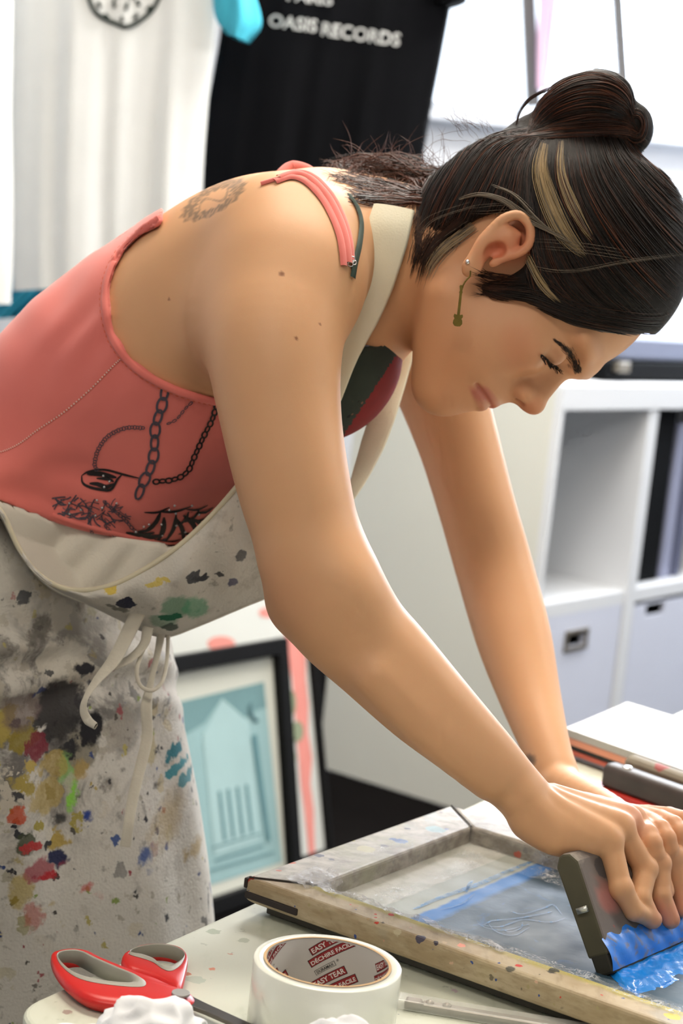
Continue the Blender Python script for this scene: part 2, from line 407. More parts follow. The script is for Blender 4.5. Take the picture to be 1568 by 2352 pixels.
def art2(e, pxl, n):
    rr = np.random.default_rng(3)
    def oval(cx, cy, rx, ry, lift, nm, mt):
        mb = MB(); flat(mb, pxl([(cx + rx * math.cos(a), cy + ry * math.sin(a)) for a in np.linspace(0, 6.28, 20)[:-1]], lift)); mb.build(nm, mt, e, recalc=False)
    for q in ((508, 1478, 32, 17), (616, 1407, 22, 12), (560, 1340, 30, 16)): oval(*q, .001, 'coral_dot', m_coral)
    L = [(672, 1440, 18), (682, 1500, 20), (686, 1560, 17), (692, 1620, 16), (694, 1680, 12), (700, 1740, 14), (702, 1800, 12), (710, 1860, 10), (712, 1920, 9), (718, 1965, 7)]
    left = [(x - w + rr.uniform(-3, 3), y) for x, y, w in L]; right = [(x + w + rr.uniform(-3, 3), y) for x, y, w in L]; mb = MB()
    for i in range(len(L) - 1): flat(mb, pxl([left[i], right[i], right[i + 1], left[i + 1]], .001), 0)
    mb.build('coral_streak', m_coral, e, recalc=True)
    for q in ((683, 1680, 14, 24), (668, 1615, 12, 30), (672, 1740, 9, 20)): oval(*q, .0016, 'olive_leaf', m_green)
_s = m_mat; m_mat = m_pw
p2_, o2, up2, n2, h2 = framed((757, 1962), 14, (699, 1290), .75, 0, .014, .02, 'framed_poster', 'white poster with a coral streak in a thin black frame, behind the blue print', art2)
m_mat = _s

# ---------------------------------------------------------------- hanging shirts
def shirt(name, px_left, px_right, Y, th, mat, lab, folds, extra=None, seed=0, sleeves=()):
    """closed garment tube hanging in front of the wall; left and right edges given by height"""
    e = tag(empty(name, Py(px_left[-1][0], px_left[-1][1], Y)), lab, 'shirt', 'shirts hanging on the rail')
    L = smoothpath([Py(x, y, Y) for x, y in px_left], 46); R = smoothpath([Py(x, y, Y) for x, y in px_right], 46)
    n = 60; rows = []
    for i in range(46):
        row = []
        for j in range(2 * n):
            s_ = j / n; front = s_ <= 1; q = s_ if front else 2 - s_
            p = L[i] * (1 - q) + R[i] * q
            prof = math.sqrt(max(0, 1 - (2 * q - 1) ** 2)) * th
            f = sum(a * math.sin(q * w * 6.28 + ph + i * dr) for a, w, ph, dr in folds) * min(1, .35 + i / 40) * min(1, 6 * q, 6 * (1 - q))
            yy = -prof + f if front else prof * .7 + f
            row.append(p + np.array([0, yy, 0]))
        row.append(row[0]); rows.append(row)
    g = np.array(rows); mb = MB().grid(g)
    if extra: extra(mb, lambda x, y, lift=.004: surf(x, y, lift))
    def surf(x, y, lift):
        p = Py(x, y, Y); zi = int(np.argmin(abs(L[:, 2] - p[2]))); q = (p[0] - L[zi, 0]) / (R[zi, 0] - L[zi, 0] + 1e-9); q = min(1, max(0, q))
        prof = math.sqrt(max(0, 1 - (2 * q - 1) ** 2)) * th
        f = sum(a * math.sin(q * w * 6.28 + ph + zi * dr) for a, w, ph, dr in folds) * min(1, .35 + zi / 40) * min(1, 6 * q, 6 * (1 - q))
        return Py(x, y, Y - prof + f - lift)
    return e, mb, surf
def text_geo(txt, size, bold=0.0, res=3):
    cu = bpy.data.curves.new('t', 'FONT'); cu.body = txt; cu.size = size; cu.offset = bold; cu.resolution_u = res; cu.align_x = 'CENTER'; cu.align_y = 'CENTER'
    o = bpy.data.objects.new('t', cu); SC.collection.objects.link(o); dg = bpy.context.evaluated_depsgraph_get()
    me = bpy.data.meshes.new_from_object(o.evaluated_get(dg))
    v = np.array([x.co[:] for x in me.vertices]); f = [tuple(p.vertices) for p in me.polygons]
    bpy.data.objects.remove(o); bpy.data.curves.remove(cu); bpy.data.meshes.remove(me)
    return v, f
m_tw = simple('shirt_white', '#eceff0', .9, .02, 20, .2, 400); m_tb = simple('shirt_black', '#0b0c10', .95, .08, 10, .2, 400, spec=.12); m_tc = simple('shirt_cyan', '#46b8d4', .9, .04, 20)
m_pwht = simple('print_white', '#c9cbcb', .8, 0); m_pblk = simple('print_black', '#2c3632', .8, 0)
def place_text(mb, surf, txt, cx, cy, width, height, ang, m, bold=0):
    v, f = text_geo(txt, 1.0, bold)
    v[:, 0] -= (v[:, 0].max() + v[:, 0].min()) / 2; v[:, 1] -= (v[:, 1].max() + v[:, 1].min()) / 2
    sx = width / np.ptp(v[:, 0]); sy = height / np.ptp(v[:, 1]); c, s_ = math.cos(ang), math.sin(ang)
    out = [surf(cx + a * sx * c + b_ * sy * s_, cy + a * sx * s_ - b_ * sy * c, .004) for a, b_, _ in v]
    mb.add(out, f, m)
SH = 3.6
e, mb, sf = shirt('hanging_shirt', [(500, -260), (512, -60), (508, 60), (478, 240), (458, 420), (452, 600), (450, 760)], [(1010, -260), (1046, -60), (1036, 10), (1010, 150), (985, 280), (966, 420), (955, 600), (950, 760)][0:8:1][:7], SH, .05, m_tb,
    'black hanging shirt with white lettering, beside the window', [(.010, 2.0, 0, .04), (.004, 5.3, 1, -.03), (.002, 9, 2, .04)])
place_text(mb, sf, 'OASIS', 673, 53, 112, 31, .13, 1, .02)
place_text(mb, sf, 'RECORDS', 829, 79, 182, 32, .145, 1, .02)
place_text(mb, sf, 'PARIS', 712, -8, 106, 31, .12, 1, .02)
mb.build('body', [m_tb, m_pwht], e, smooth=True, recalc=False)
mb = MB(); S0 = [Py(1010, -120, SH), Py(1050, -40, SH), Py(1052, 25, SH)]
mb.tube(smoothpath([Py(960, -190, SH), Py(1010, -110, SH), Py(1035, 12, SH)], 10), [.07, .075, .08, .08, .08, .078, .076, .072, .068, .062], 16, flat=.5, cap=True); mb.build('sleeve', m_tb, e, smooth=True)
mb = MB(); mb.tube(smoothpath([Py(560, -190, SH), Py(520, -110, SH), Py(480, 0, SH + .06)], 10), .06, 16, flat=.5); mb.build('sleeve', m_tb, e, smooth=True)

e, mb, sf = shirt('hanging_shirt', [(30, -300), (28, -100), (26, 0), (24, 200), (24, 400), (26, 560), (30, 668)], [(480, -300), (495, -100), (496, 60), (482, 200), (468, 380), (462, 560), (460, 640)], SH - .13, .04, m_tw,
    'white hanging shirt with a dark crest outline, left of the black shirt', [(.012, 1.6, .5, .03), (.005, 4.3, 2, -.02), (.002, 8, 1, .03)])
crest = smoothpath([(196, -60), (206, 0), (225, 32), (262, 52), (292, 61), (325, 45), (355, 15), (378, -40)], 40)
mb.tube([sf(x, y, .003) for x, y in crest], .0042, 6, m=1)
for (x, y, a, l) in ((228, 10, 1.2, 16), (245, 36, .8, 14), (262, 8, 1.5, 20), (280, 44, 1.4, 12), (291, 14, 1.8, 18), (312, 36, 2.2, 16), (318, 6, 1.2, 16), (342, 18, 2.3, 14), (303, -8, .3, 14), (270, -10, 2.8, 14)):
    mb.tube([sf(x - math.cos(a) * l / 2, y - math.sin(a) * l / 2, .003), sf(x, y + 1, .003), sf(x + math.cos(a) * l / 2, y + math.sin(a) * l / 2, .003)], .0032, 5, m=1)
mb.build('body', [m_tw, m_pblk], e, smooth=True, recalc=False)
for (xa, xb) in ((150, 20), (400, 520)):
    mb = MB(); mb.tube(smoothpath([Py(xa, -260, SH - .12), Py((xa + xb) / 2, -190, SH - .12), Py(xb, -90, SH - .12)], 10), .07, 16, flat=.5); mb.build('sleeve', m_tw, e, smooth=True)
e, mb, sf = shirt('hanging_shirt', [(-260, -300), (-260, 200), (-265, 500), (-270, 700)], [(28, -300), (30, 0), (27, 250), (30, 450), (29, 600), (25, 698)], SH - .26, .05, m_tw,
    'plain white hanging shirt at the far left edge', [(.010, 3, 1.5, .04), (.005, 6.1, 0, .05)])
mb.build('body', m_tw, e, smooth=True, recalc=False)
e, mb, sf = shirt('hanging_shirt', [(90, -300), (90, 0), (90, 350), (70, 560), (-60, 735)], [(520, -300), (470, -100), (430, 200), (330, 500), (240, 640), (128, 724)], SH + .10, .025, m_tc,
    'bright blue hanging shirt mostly hidden behind the crest shirt', [(.01, 4, 0, .05), (.008, 9, 1, .1)])
mb.build('body', m_tc, e, smooth=True, recalc=False)
# its cuff, showing between the white and the black shirt
q = [(500, -60), (540, -20), (560, 20), (556, 62)]
L = smoothpath([Py(x, y, SH - .16) for x, y in ((486, -90), (488, -20), (494, 40), (520, 78))], 14); R = smoothpath([Py(x, y, SH - .16) for x, y in ((560, -90), (583, -20), (601, 56), (572, 100))], 14)
g = []
for i in range(14):
    row = [L[i] * (1 - q_) + R[i] * q_ + np.array([0, -.03 * math.sin(q_ * math.pi) + .006 * math.sin(q_ * 14 + i * .4), 0]) for q_ in np.linspace(0, 1, 16)]
    row += [L[i] * (1 - q_) + R[i] * q_ + np.array([0, .02 * math.sin(q_ * math.pi), 0]) for q_ in np.linspace(1, 0, 16)]
    g.append(row)
MB().grid(g).build('sleeve', m_tc, e, smooth=True, recalc=False)
# rail the shirts hang from
zr_ = Py(700, -420, SH)[2]
rail = tag(empty('clothes_rail', (-.3, SH, zr_)), 'metal clothes rail above the hanging shirts', 'rail')
MB().tube([(-1.6, SH - .08, zr_), (1.2, SH - .08, zr_)], .012, 10).build('rail_bar', m_metal, rail, smooth=True)
for x in (-1.5, 1.1): MB().tube([(x, SH - .08, zr_), (x, SH - .08, 2.695)], .008, 8).build('rail_hook', m_metal, rail, smooth=True)
# ================================================================ work table
TZ = .85
def px_table(t, base):
    w = t.vmath('SCALE', t.vmath('SUBTRACT', t.noise(160, 3, .6, col=True), (.5, .5, .5)), .008); pos = t.vmath('ADD', t.pos, w)
    for x, y, r_, c in ((488, 2226, 3.5, '#dc8f6e'), (155, 2324, 4.5, '#a8968c'), (530, 2192, 2, '#c79a86'), (490, 2140, 6, '#aab39c'), (560, 2160, 5, '#b3baa6'), (1043, 2275, 3, '#c9b6bc'), (450, 2250, 7, '#b9c4b4'), (915, 2330, 1.2, '#3a4a70')):
        base = t.mix(t.step(t.math('SUBTRACT', r_ / 1000, t.vmath('DISTANCE', pos, tuple(Pz(x, y, TZ)))), 0, .0012), base, c)
    return base
t = NT('table_top')
base = t.mix(t.noise(3, 3), '#cdd0bf', '#d7dacb')
smear = t.step(t.noise(26, 4, .6, vec=t.vmath('MULTIPLY', t.pos, (1, .35, 1))), .56, .70)
base = t.mix(t.math('MULTIPLY', smear, .45), base, '#a9b39a')
base = t.mix(t.math('MULTIPLY', t.step(t.noise(90, 3, .6), .66, .72), .35), base, '#7f8474')
base = splat(t, base, [(28, .13, .01, ['#c97f5e', '#d7dacb', '#d9a48a', '#b9beb2', '#8f7f7c'], None)])
base = px_table(t, base)
t.set(color=base, rough=.45); t.bump(t.noise(160, 3), .08); m_table = t.mat
tA = unit(Pz(490, 2112, TZ) - Pz(30, 2318, TZ)); tB = unit(np.array([tA[1], -tA[0], 0]))
tc = Pz(2, 2332, TZ)
table = tag(empty('work_table', (tc[0] + .6, tc[1] + .5, 0)), 'pale paint-specked work table the woman leans over', 'table')
la, lb, rr = 1.55, 1.25, .035
poly = [(rr * (1 - math.cos(a)), rr * (1 - math.sin(a))) for a in np.linspace(0, math.pi / 2, 8)]
pl = [(a, b) for a, b in poly][::-1] + [(0, rr)]
pl = [(rr - rr * math.sin(a), rr - rr * math.cos(a)) for a in np.linspace(0, math.pi / 2, 9)] + [(0, lb), (la, lb), (la, 0)]
MB().prism(pl, -.03, 0, org=tc + Z * 0, ax=[tA, tB, Z]).build('tabletop', m_table, table, bevel=.004, seg=3)
m_leg = simple('table_leg', '#9fa19b', .5, .05)
for a, b in ((.12, .12), (la - .1, .12), (.12, lb - .1), (la - .1, lb - .1)):
    MB().box(tc + tA * a + tB * b + Z * (-.03 - (TZ - .03) / 2), (.05, .05, TZ - .03), [tA, tB, Z]).build('leg', m_leg, table, bevel=.004)

# ---------------------------------------------------------------- screen frame
FZ = .880; FB = .8605
fL, fA, fR = Pz(565, 2014, FZ), Pz(1035, 1848, FZ), Pz(1568, 2366, FZ)
A_ = unit(fA - fL); B_ = unit(np.array([A_[1], -A_[0], 0])); _b = unit(fR - fL); B_ = unit(B_ * .35 + _b * .65); B_[2] = 0
LA = np.linalg.norm(fA - fL); LB = .50
def FP(a, b, z=FZ): return np.array([fL[0], fL[1], 0]) + A_ * a + B_ * b + Z * z
def fab(x, y, z):
    q = Pz(x, y, z) - fL; M2 = np.array([[A_[0], B_[0]], [A_[1], B_[1]]]); return np.linalg.solve(M2, q[:2])
def px_spots(t, base, L):
    w = t.vmath('SCALE', t.vmath('SUBTRACT', t.noise(160, 3, .6, col=True), (.5, .5, .5)), .006); pos = t.vmath('ADD', t.pos, w)
    for x, y, z, r_, c in L:
        f = t.step(t.math('SUBTRACT', r_ / 1000, t.vmath('DISTANCE', pos, tuple(Pz(x, y, z)))), 0, .0006); base = t.mix(f, base, c if len(c) > 4 else '#222222')
    return base
t = NT('frame_wood')
w = t.noise(14, 4, .6, vec=t.vmath('MULTIPLY', t.pos, (1, 1, 3)))
base = t.mix(t.step(w, .35, .65), '#a08c6c', '#b9a98c')
gr = t.noise(120, 3, .6, vec=t.vmath('MULTIPLY', t.pos, (1, .25, 2.2)))
base = t.mix(t.math('MULTIPLY', t.step(gr, .45, .7), .35), base, '#7d6a4c')
base = t.mix(t.math('MULTIPLY', t.step(t.noise(11, 3), .52, .7), .55), base, '#a59b55')
base = t.mix(t.math('MULTIPLY', t.step(t.noise(7, 4, .6), .55, .62), .6), base, '#9c9a90')
base = splat(t, base, [(75, .36, .12, ['#4a4740', '#b59c7a', '#5d5a4e', '#bdb193', '#3c3a36', '#a79a7a'], None), (110, .22, .03, ['#c23a28', '#c8a58a', '#b39a78', '#2f4a8a', '#a5976f', '#c08d76'], None)])
loc_ = t.vmath('SUBTRACT', t.pos, tuple(FP(0, 0, 0))); ain = t.vmath('DOT_PRODUCT', loc_, tuple(A_))
yl = t.math('MULTIPLY', t.step(t.math('ADD', ain, t.math('MULTIPLY', t.math('SUBTRACT', t.noise(30, 3), .5), .014)), .017, .025), t.step(t.noise(9, 2), .30, .45))
base = t.mix(t.math('MULTIPLY', yl, .85), base, '#ada035')
base = px_spots(t, base, [(898, 2100, FZ, 3, '#c23b26'), (864, 2117, FZ, 1.8, '#c23b26'), (788, 2092, .873, 2, '#b5452f'), (1190, 2218, FZ, 2.4, '#c8352a'), (965, 2153, FZ, 4.5, '#4b4656'), (1000, 2165, FZ, 2.5, '#3b3540'), (1272, 2228, FZ, 4, '#3c3a26'), (1135, 2242, .87, 4, '#6f6550'), (822, 2133, .868, 4, '#6d6748'), (1060, 2172, FZ, 3.5, '#d6866c'), (732, 2075, .873, 3, '#2d2a25'), (712, 2062, .873, 3, '#3f4a78'), (1545, 2335, FZ, 6, '#bfae34'), (1240, 2238, FZ, 1.2, '#222'), (760, 2088, .868, 2, '#3a352c'), (800, 2109, .866, 5, '#8d8a55')])
t.set(color=base, rough=.6); t.bump(t.noise(220, 4), .35, .0008); m_wood = t.mat
t = NT('frame_wood_painted')
base = t.mix(t.step(t.noise(50, 5, .7, vec=t.vmath('MULTIPLY', t.pos, (1, 1.6, 2))), .35, .65), '#8d867b', '#b8b2a8')
base = t.mix(t.math('MULTIPLY', t.step(t.noise(9, 4, .6), .52, .66), .6), base, '#a3a283')
base = t.mix(t.math('MULTIPLY', t.step(t.noise(16, 4, .6, dist=.5), .58, .68), .5), base, '#8fa3a8')
base = splat(t, base, [(60, .36, .10, ['#6f6c70', '#aaa59c', '#8c8a86', '#b3aea5', '#59585c', '#a89f96'], None), (60, .28, .06, ['#aaa59c', '#c0563e', '#9b978e', '#3d5d94', '#aca79e', '#98998a', '#3a3d48'], None)])
base = px_spots(t, base, [(920, 1932, FZ, 6, '#34588f'), (905, 1928, FZ, 4, '#2c4d88'), (935, 1903, FZ, 2.5, '#3a3f50'), (733, 1965, FZ, 4, '#45455a'), (962, 1871, FZ, 4, '#4a4a58'), (668, 1981, FZ, 3.5, '#c86a50'), (875, 1905, FZ, 2.5, '#4c4c50'), (810, 1930, FZ, 2, '#b9ad5a'), (1000, 1905, FZ, 9, '#8aa6ab'), (840, 1950, FZ, 8, '#b5b08e'), (570, 2012, FZ, 5, '#a83a28'), (640, 2000, FZ, 2.5, '#b56a58'), (760, 1974, FZ, 3, '#6a6a70')])
t.set(color=base, rough=.4); t.bump(t.noise(160, 4), .3, .0008); m_woodp = t.mat
m_dkgap = simple('dark_joint', '#2b2320', .7, .1)
screen = tag(empty('screen_frame', FP(LA / 2, LB / 2, TZ + .001)), 'paint-stained wooden screen printing frame with taped edges on the table', 'screen frame')
bw = .040; bn = .030; ba = .046
def bar(pl_, nm, mt): return MB().prism(pl_, FB, FZ, org=np.array([fL[0], fL[1], 0]), ax=[A_, B_, Z]).build(nm, mt, screen, bevel=.0035, seg=3)
bar([(0, 0), (LA, 0), (LA - bw, ba), (bn, ba)], 'frame_rail', m_woodp)                    # far-left rail
bar([(0, 0), (bn, ba), (bn, LB - bw), (0, LB)], 'frame_rail', m_wood)             # near rail
bar([(LA, 0), (LA, LB), (LA - bw, LB - bw), (LA - bw, ba)], 'frame_rail', m_woodp)
bar([(0, LB), (bn, LB - bw), (LA - bw, LB - bw), (LA, LB)], 'frame_rail', m_woodp)
for (a0, b0, a1, b1) in ((0.0005, 0.0005, bn, ba), (LA - .0005, .0005, LA - bw, ba)):     # mitre joints
    p_, q_ = FP(a0, b0, FZ + .0001), FP(a1, b1, FZ + .0001); MB().tube([p_ * .97 + q_ * .03, q_], .0007, 6).build('mitre_gap', m_dkgap, screen)
# inset dark board added to carry the frame and give the shadow gap
MB().prism([(.014, .012), (LA - .01, .012), (LA - .01, LB - .02), (.014, LB - .02)], TZ + .0008, FB, org=np.array([fL[0], fL[1], 0]), ax=[A_, B_, Z]).build('gap_shade_board', simple('board_dark', '#4b4943', .8, .05), screen, bevel=.001)
MB().box(FP(-.0002, .026, FB + .0062), (.003, .050, .0055), [A_, B_, Z]).build('corner_spline', m_dkgap, screen, bevel=.001)
MB().box(FP(.004, -.0004, FZ - .0050), (.008, .003, .008), [A_, B_, Z]).build('corner_spline', m_dkgap, screen, bevel=.001)
# mesh
MZ = .8655
t = NT('screen_mesh')
q_ = Pz(930, 2090, MZ); k0 = fab(900, 2100, MZ)
loc = t.vmath('SUBTRACT', t.pos, tuple(FP(0, 0, 0)))
Mi = np.linalg.inv(np.array([[A_[0], B_[0]], [A_[1], B_[1]]]))
bb = t.vmath('DOT_PRODUCT', loc, (Mi[1, 0], Mi[1, 1], 0)); aa = t.vmath('DOT_PRODUCT', loc, (Mi[0, 0], Mi[0, 1], 0))
eb = fab(1130, 2030, MZ)[1]
wob = t.math('MULTIPLY', t.math('SUBTRACT', t.noise(60, 3), .5), .006)
bq = t.math('ADD', bb, wob)
ink = t.mix(t.noise(14, 4, .6, dist=1.0), '#2f4656', '#41596a')
ink = t.mix(t.math('MULTIPLY', t.step(t.noise(22, 4, .65, dist=1.5), .56, .7), .5), ink, '#2f629a')
ink = t.mix(t.step(t.math('ADD', bq, 0), eb + .018, eb + .010), ink, '#2a74be')
tape_c = t.mix(t.step(t.noise(40, 4, .6, dist=.8), .4, .62), '#b3b5a9', '#c6c6bd')
tape_c = t.mix(t.step(bq, eb - .030, eb - .028), tape_c, '#a4a99f')
base = t.mix(t.step(bq, eb - .003, eb + .001), tape_c, ink)
t.set(color=base, spec=.35, rough=t.ramp(t.noise(30, 2), [(.3, .38), (.7, .6)])); t.bump(t.noise(110, 3, dist=.6), .25, .001); m_mesh = t.mat
MB().box(FP(LA / 2, LB / 2, MZ - .001), (LA - .03, LB - .03, .002), [A_, B_, Z]).build('mesh_fabric', m_mesh, screen)
# clear packing tape skins over the rails and onto the mesh
t = NT('clear_tape'); t.set(color='#f4f6f6', rough=.08, trans=.0, ior=1.5, spec=1.0)
def ridge(n, w): return t.step(t.math('ABSOLUTE', t.math('SUBTRACT', n, .5)), w, 0)
wr = t.math('MULTIPLY', t.math('MAXIMUM', ridge(t.noise(34, 3, .6, dist=1.8), .020), ridge(t.noise(70, 2, .6, dist=1.2), .022)), t.step(t.noise(12, 2), .42, .6))
t.set(alpha=t.math('ADD', t.math('MULTIPLY', wr, .62), .07)); t.bump(t.noise(70, 5, .7, dist=2.2), 1.0, .004); m_tape_skin = t.mat
def skin(f, na, nb, seed, amp=.0011):
    g = [[f(i / (na - 1), j / (nb - 1)) for j in range(nb)] for i in range(na)]
    g = np.array(g); nz = vnoise(g.reshape(-1, 3), 70, seed).reshape(na, nb) + .6 * vnoise(g.reshape(-1, 3), 190, seed + 1).reshape(na, nb)
    g[..., 2] += amp * nz; return g
def roll_inner(a0, a1, b0, b1, along):
    """skin from the top of a rail, over its inner edge and down onto the mesh"""
    def f(u, v):
        B0 = {'A': ba, 'B': bn, 'C': bw}[along]; top_ = {'A': .016, 'B': .011, 'C': .022}[along]
        if v < .3: w_ = v / .3; d, z = B0 - top_ * (1 - w_), FZ + .0016
        elif v < .55: w_ = (v - .3) / .25; d, z = B0 + .0035 * w_, FZ + .0016 + (MZ + .0010 - FZ) * w_
        else: w_ = (v - .55) / .45; d, z = B0 + .0035 + .036 * w_, MZ + .0016
        if along == 'A': return FP(a0 + (a1 - a0) * u, d, z)
        if along == 'B': return FP(d, b0 + (b1 - b0) * u, z)
        return FP(LA - d, b0 + (b1 - b0) * u, z)
    return f
sk = MB()
sk.grid(skin(roll_inner(bn * .5, LA - bw * .7, 0, 0, 'A'), 110, 50, 1)); sk.grid(skin(roll_inner(0, 0, ba * .75, LB - .04, 'B'), 150, 50, 5)); sk.grid(skin(roll_inner(0, 0, ba * .9, LB - .04, 'C'), 110, 50, 9))
sk.build('clear_tape', m_tape_skin, screen, smooth=True, recalc=False)
t = NT('crumpled_tape'); t.set(color='#f2f2f6', rough=.12, spec=1.0); cr_ = t.noise(55, 4, .65, dist=1.6)
t.set(alpha=t.math('ADD', t.math('MULTIPLY', t.step(cr_, .40, .70), .55), .12)); t.bump(t.noise(110, 4, .7, dist=2.0), 1.0, .004); m_crum = t.mat
def strip(u, v): return FP(bn - .010 + .020 * v + .004 * math.sin(u * 23), ba * .55 + .19 * u, (FZ + .0030 if v < .45 else FZ + .003 - (v - .45) / .55 * (FZ - MZ - .002)))
def knot(u, v): return FP(bn - .016 + .045 * u, ba - .022 + .026 * v, (FZ + .0032 if v < .75 else FZ + .0032 - (v - .75) / .25 * .009))
cm = MB().grid(skin(strip, 120, 26, 31, .0020)).grid(skin(knot, 40, 30, 37, .0026)); cm.build('crumpled_tape', m_crum, screen, smooth=True, recalc=False)
# blue ink film, swirls and the wet ink bead
t = NT('blue_ink'); t.set(color=t.mix(t.noise(60, 4), '#0f78d6', '#1e90ee'), rough=.18, coat=.6); t.bump(t.noise(90, 4, .6, dist=.6), .5, .0018); m_blue = t.mat
t = NT('ink_streak'); t.set(color='#3f8fd0', rough=.4, alpha=t.ramp(t.noise(120, 3), [(.3, .12), (.7, .6)])); m_streak = t.mat
sw = MB()
def streak(pts, w):
    c = smoothpath([Pz(x, y, MZ + .0006) for x, y in pts], 30); n = len(c)
    d = np.gradient(c, axis=0); s_ = np.cross(d, Z); s_ /= np.linalg.norm(s_, axis=1)[:, None] + 1e-9
    ww = w * (.3 + .7 * np.sin(np.linspace(.2, 2.9, n)))[:, None]
    sw.grid(np.stack([c - s_ * ww, c + s_ * ww], 1))
for pts, w in (([(1110, 2126), (1130, 2115), (1180, 2110), (1240, 2100), (1268, 2093)], .0012), ([(1105, 2124), (1150, 2128), (1200, 2112), (1262, 2118), (1300, 2108)], .0010), ([(1170, 2092), (1200, 2099), (1250, 2085), (1270, 2078), (1290, 2100)], .0010), ([(1120, 2120), (1140, 2140), (1180, 2148), (1215, 2130)], .0008), ([(1150, 2132), (1170, 2140), (1195, 2132), (1200, 2118)], .0007), ([(1010, 2090), (1060, 2075), (1090, 2052)], .0012), ([(1095, 2120), (1120, 2132), (1160, 2136), (1216, 2122)], .0006), ([(1070, 2050), (1078, 2030), (1086, 2022)], .0015), ([(950, 2088), (1010, 2062), (1100, 2030), (1180, 1995), (1230, 1975)], .003)):
    streak(pts, w)
sw.build('ink_streak', m_streak, screen, recalc=False)
bead = MB(); 
bl = [(1390, 2228, 1420, 2262), (1420, 2215, 1462, 2292), (1460, 2190, 1505, 2286), (1500, 2160, 1545, 2262), (1545, 2128, 1590, 2240), (1600, 2085, 1650, 2200), (1660, 2040, 1710, 2150)]
Lq = smoothpath([Pz(a, b, MZ) for a, b, _, _ in bl], 60); Rq = smoothpath([Pz(c, d, MZ) for _, _, c, d in bl], 60)
g = []
for i in range(60):
    row = []
    for j in range(24):
        q = j / 23; p = Lq[i] * (1 - q) + Rq[i] * q; h = .0045 * math.sin(min(1, q * 1.15) * math.pi) ** .6 * min(1, i / 4) if 0 < j < 23 else -.001
        row.append(p + Z * h)
    g.append(row)
g = np.array(g); nz = vnoise(g.reshape(-1, 3), 160, 3).reshape(60, 24); g[:, 1:-1, 2] += .0011 * nz[:, 1:-1] ; g[:, -4:, :2] += (.0012 * vnoise(g[:, -4:].reshape(-1, 3), 300, 4).reshape(60, 4))[..., None]
bead.grid(g); inkb = tag(bead.build('ink_pool', m_blue, smooth=True, recalc=False), 'thick wet bright blue ink on the screen ahead of the squeegee', 'ink')

# ---------------------------------------------------------------- squeegees
t = NT('squeegee_wood')
base = t.mix(t.noise(18, 4, .6), '#5d5552', '#7c726c')
base = t.mix(t.step(t.noise(12, 3, .5, dist=.4), .50, .62), base, '#a9716a')
base = t.mix(t.math('MULTIPLY', t.step(t.noise(30, 4, .6), .55, .68), .6), base, '#a29a8e')
base = splat(t, base, [(40, .5, .08, ['#4d4a4c', '#6f6662', '#a34f49', '#5c5554', '#8d8478', '#59566a'], None)])
t.set(color=base, rough=.6); t.bump(t.noise(120, 4), .3, .001); m_sqw = t.mat
m_sqe = simple('squeegee_end', '#54503f', .7, .15, 30); m_rub = simple('squeegee_rubber', '#20242a', .5, .05)
t = NT('inky_blade'); t.set(color=t.mix(t.step(t.noise(60, 4, .6, dist=1), .36, .5), '#6f7aa0', '#2a82ea'), rough=.3); t.bump(t.noise(90, 3), .4); m_inkblade = t.mat
SA = unit(Pz(1568, 2158, .875) - Pz(1398, 2232, .875)); SA[2] = 0; SA = unit(SA); 
sq0 = Pz(1400, 2236, MZ + .003)                      # near foot of the blade
SN = unit(np.array([SA[1], -SA[0], 0]))              # towards the ink
# tilt of the plank found from its visible near end
tp = None; best = 1e9
for th in np.linspace(-70, 70, 281):
    for hgt in np.linspace(.07, .16, 46):
        v = Z * math.cos(math.radians(th)) - SN * math.sin(math.radians(th)); q = sq0 + v * hgt - CAM; qq = CB @ q
        x, y = 784 + FPX * qq[0] / qq[2], 1176 - FPX * qq[1] / qq[2]; d = (x - 1306) ** 2 + (y - 1956) ** 2
        if d < best: best = d; tp = (th, hgt)
TH, SHT = tp; print('squeegee tilt', tp, best)
SU = unit(Z * math.cos(math.radians(TH)) - SN * math.sin(math.radians(TH))); SNN = unit(np.cross(SA, SU)); SNN = SNN if SNN @ SN > 0 else -SNN
SL = .150
sq = tag(empty('squeegee', sq0 + SA * SL / 2), 'paint-worn wooden squeegee with blue ink on its blade, held on the screen', 'squeegee')
def sqp(a, u, n): return sq0 + SA * a + SU * u + SNN * n
TW = .0165
prof = [(.013, -TW / 2 - .002), (.013, TW / 2), (SHT - .008, TW / 2 + .001), (SHT - .001, TW / 2 - .004), (SHT, 0 - .002), (SHT - .001, -TW / 2 + .002), (SHT - .008, -TW / 2 - .003)]
prof = [(u, n - .004) for u, n in prof]
mb = MB(); n = len(prof); v = [sqp(0, u, w) for u, w in prof] + [sqp(SL, u, w) for u, w in prof]
f = [(i, (i + 1) % n, n + (i + 1) % n, n + i) for i in range(n)]
mb.add(v, f + [tuple(range(n, 2 * n))], 0); mb.add(v[:n], [tuple(range(n))[::-1]], 1)
mb.build('handle', [m_sqw, m_sqe], sq, bevel=.002)
mb = MB(); mb.box(sqp(SL / 2, .0080, -.0045), (SL - .0008, .018, TW * .95), [SA, SU, SNN]); mb.build('blade', simple('blade_dark', '#33312a', .6, .1), sq, bevel=.002)
g = [[sqp(a_, .001 + .024 * q + (.0022 * math.sin(a_ * 60) + .0012 * math.sin(a_ * 230)) * q, TW * .50 - .0042 + .0022 * math.sin(q * 3.1) + .0005 * math.sin(a_ * 300 + q * 5)) for q in np.linspace(0, 1, 10)] for a_ in np.linspace(-.001, SL, 60)]
MB().grid(g).build('ink_film', m_inkblade, sq, smooth=True, recalc=False)
mb = MB(); mb.box(sqp(-.0012, .048, -.004), (.003, .0045, .009), [SA, SU, SNN]); mb.build('bolt', simple('bolt_steel', '#c9cac4', .3, 0, metal=.7), sq, smooth=True)

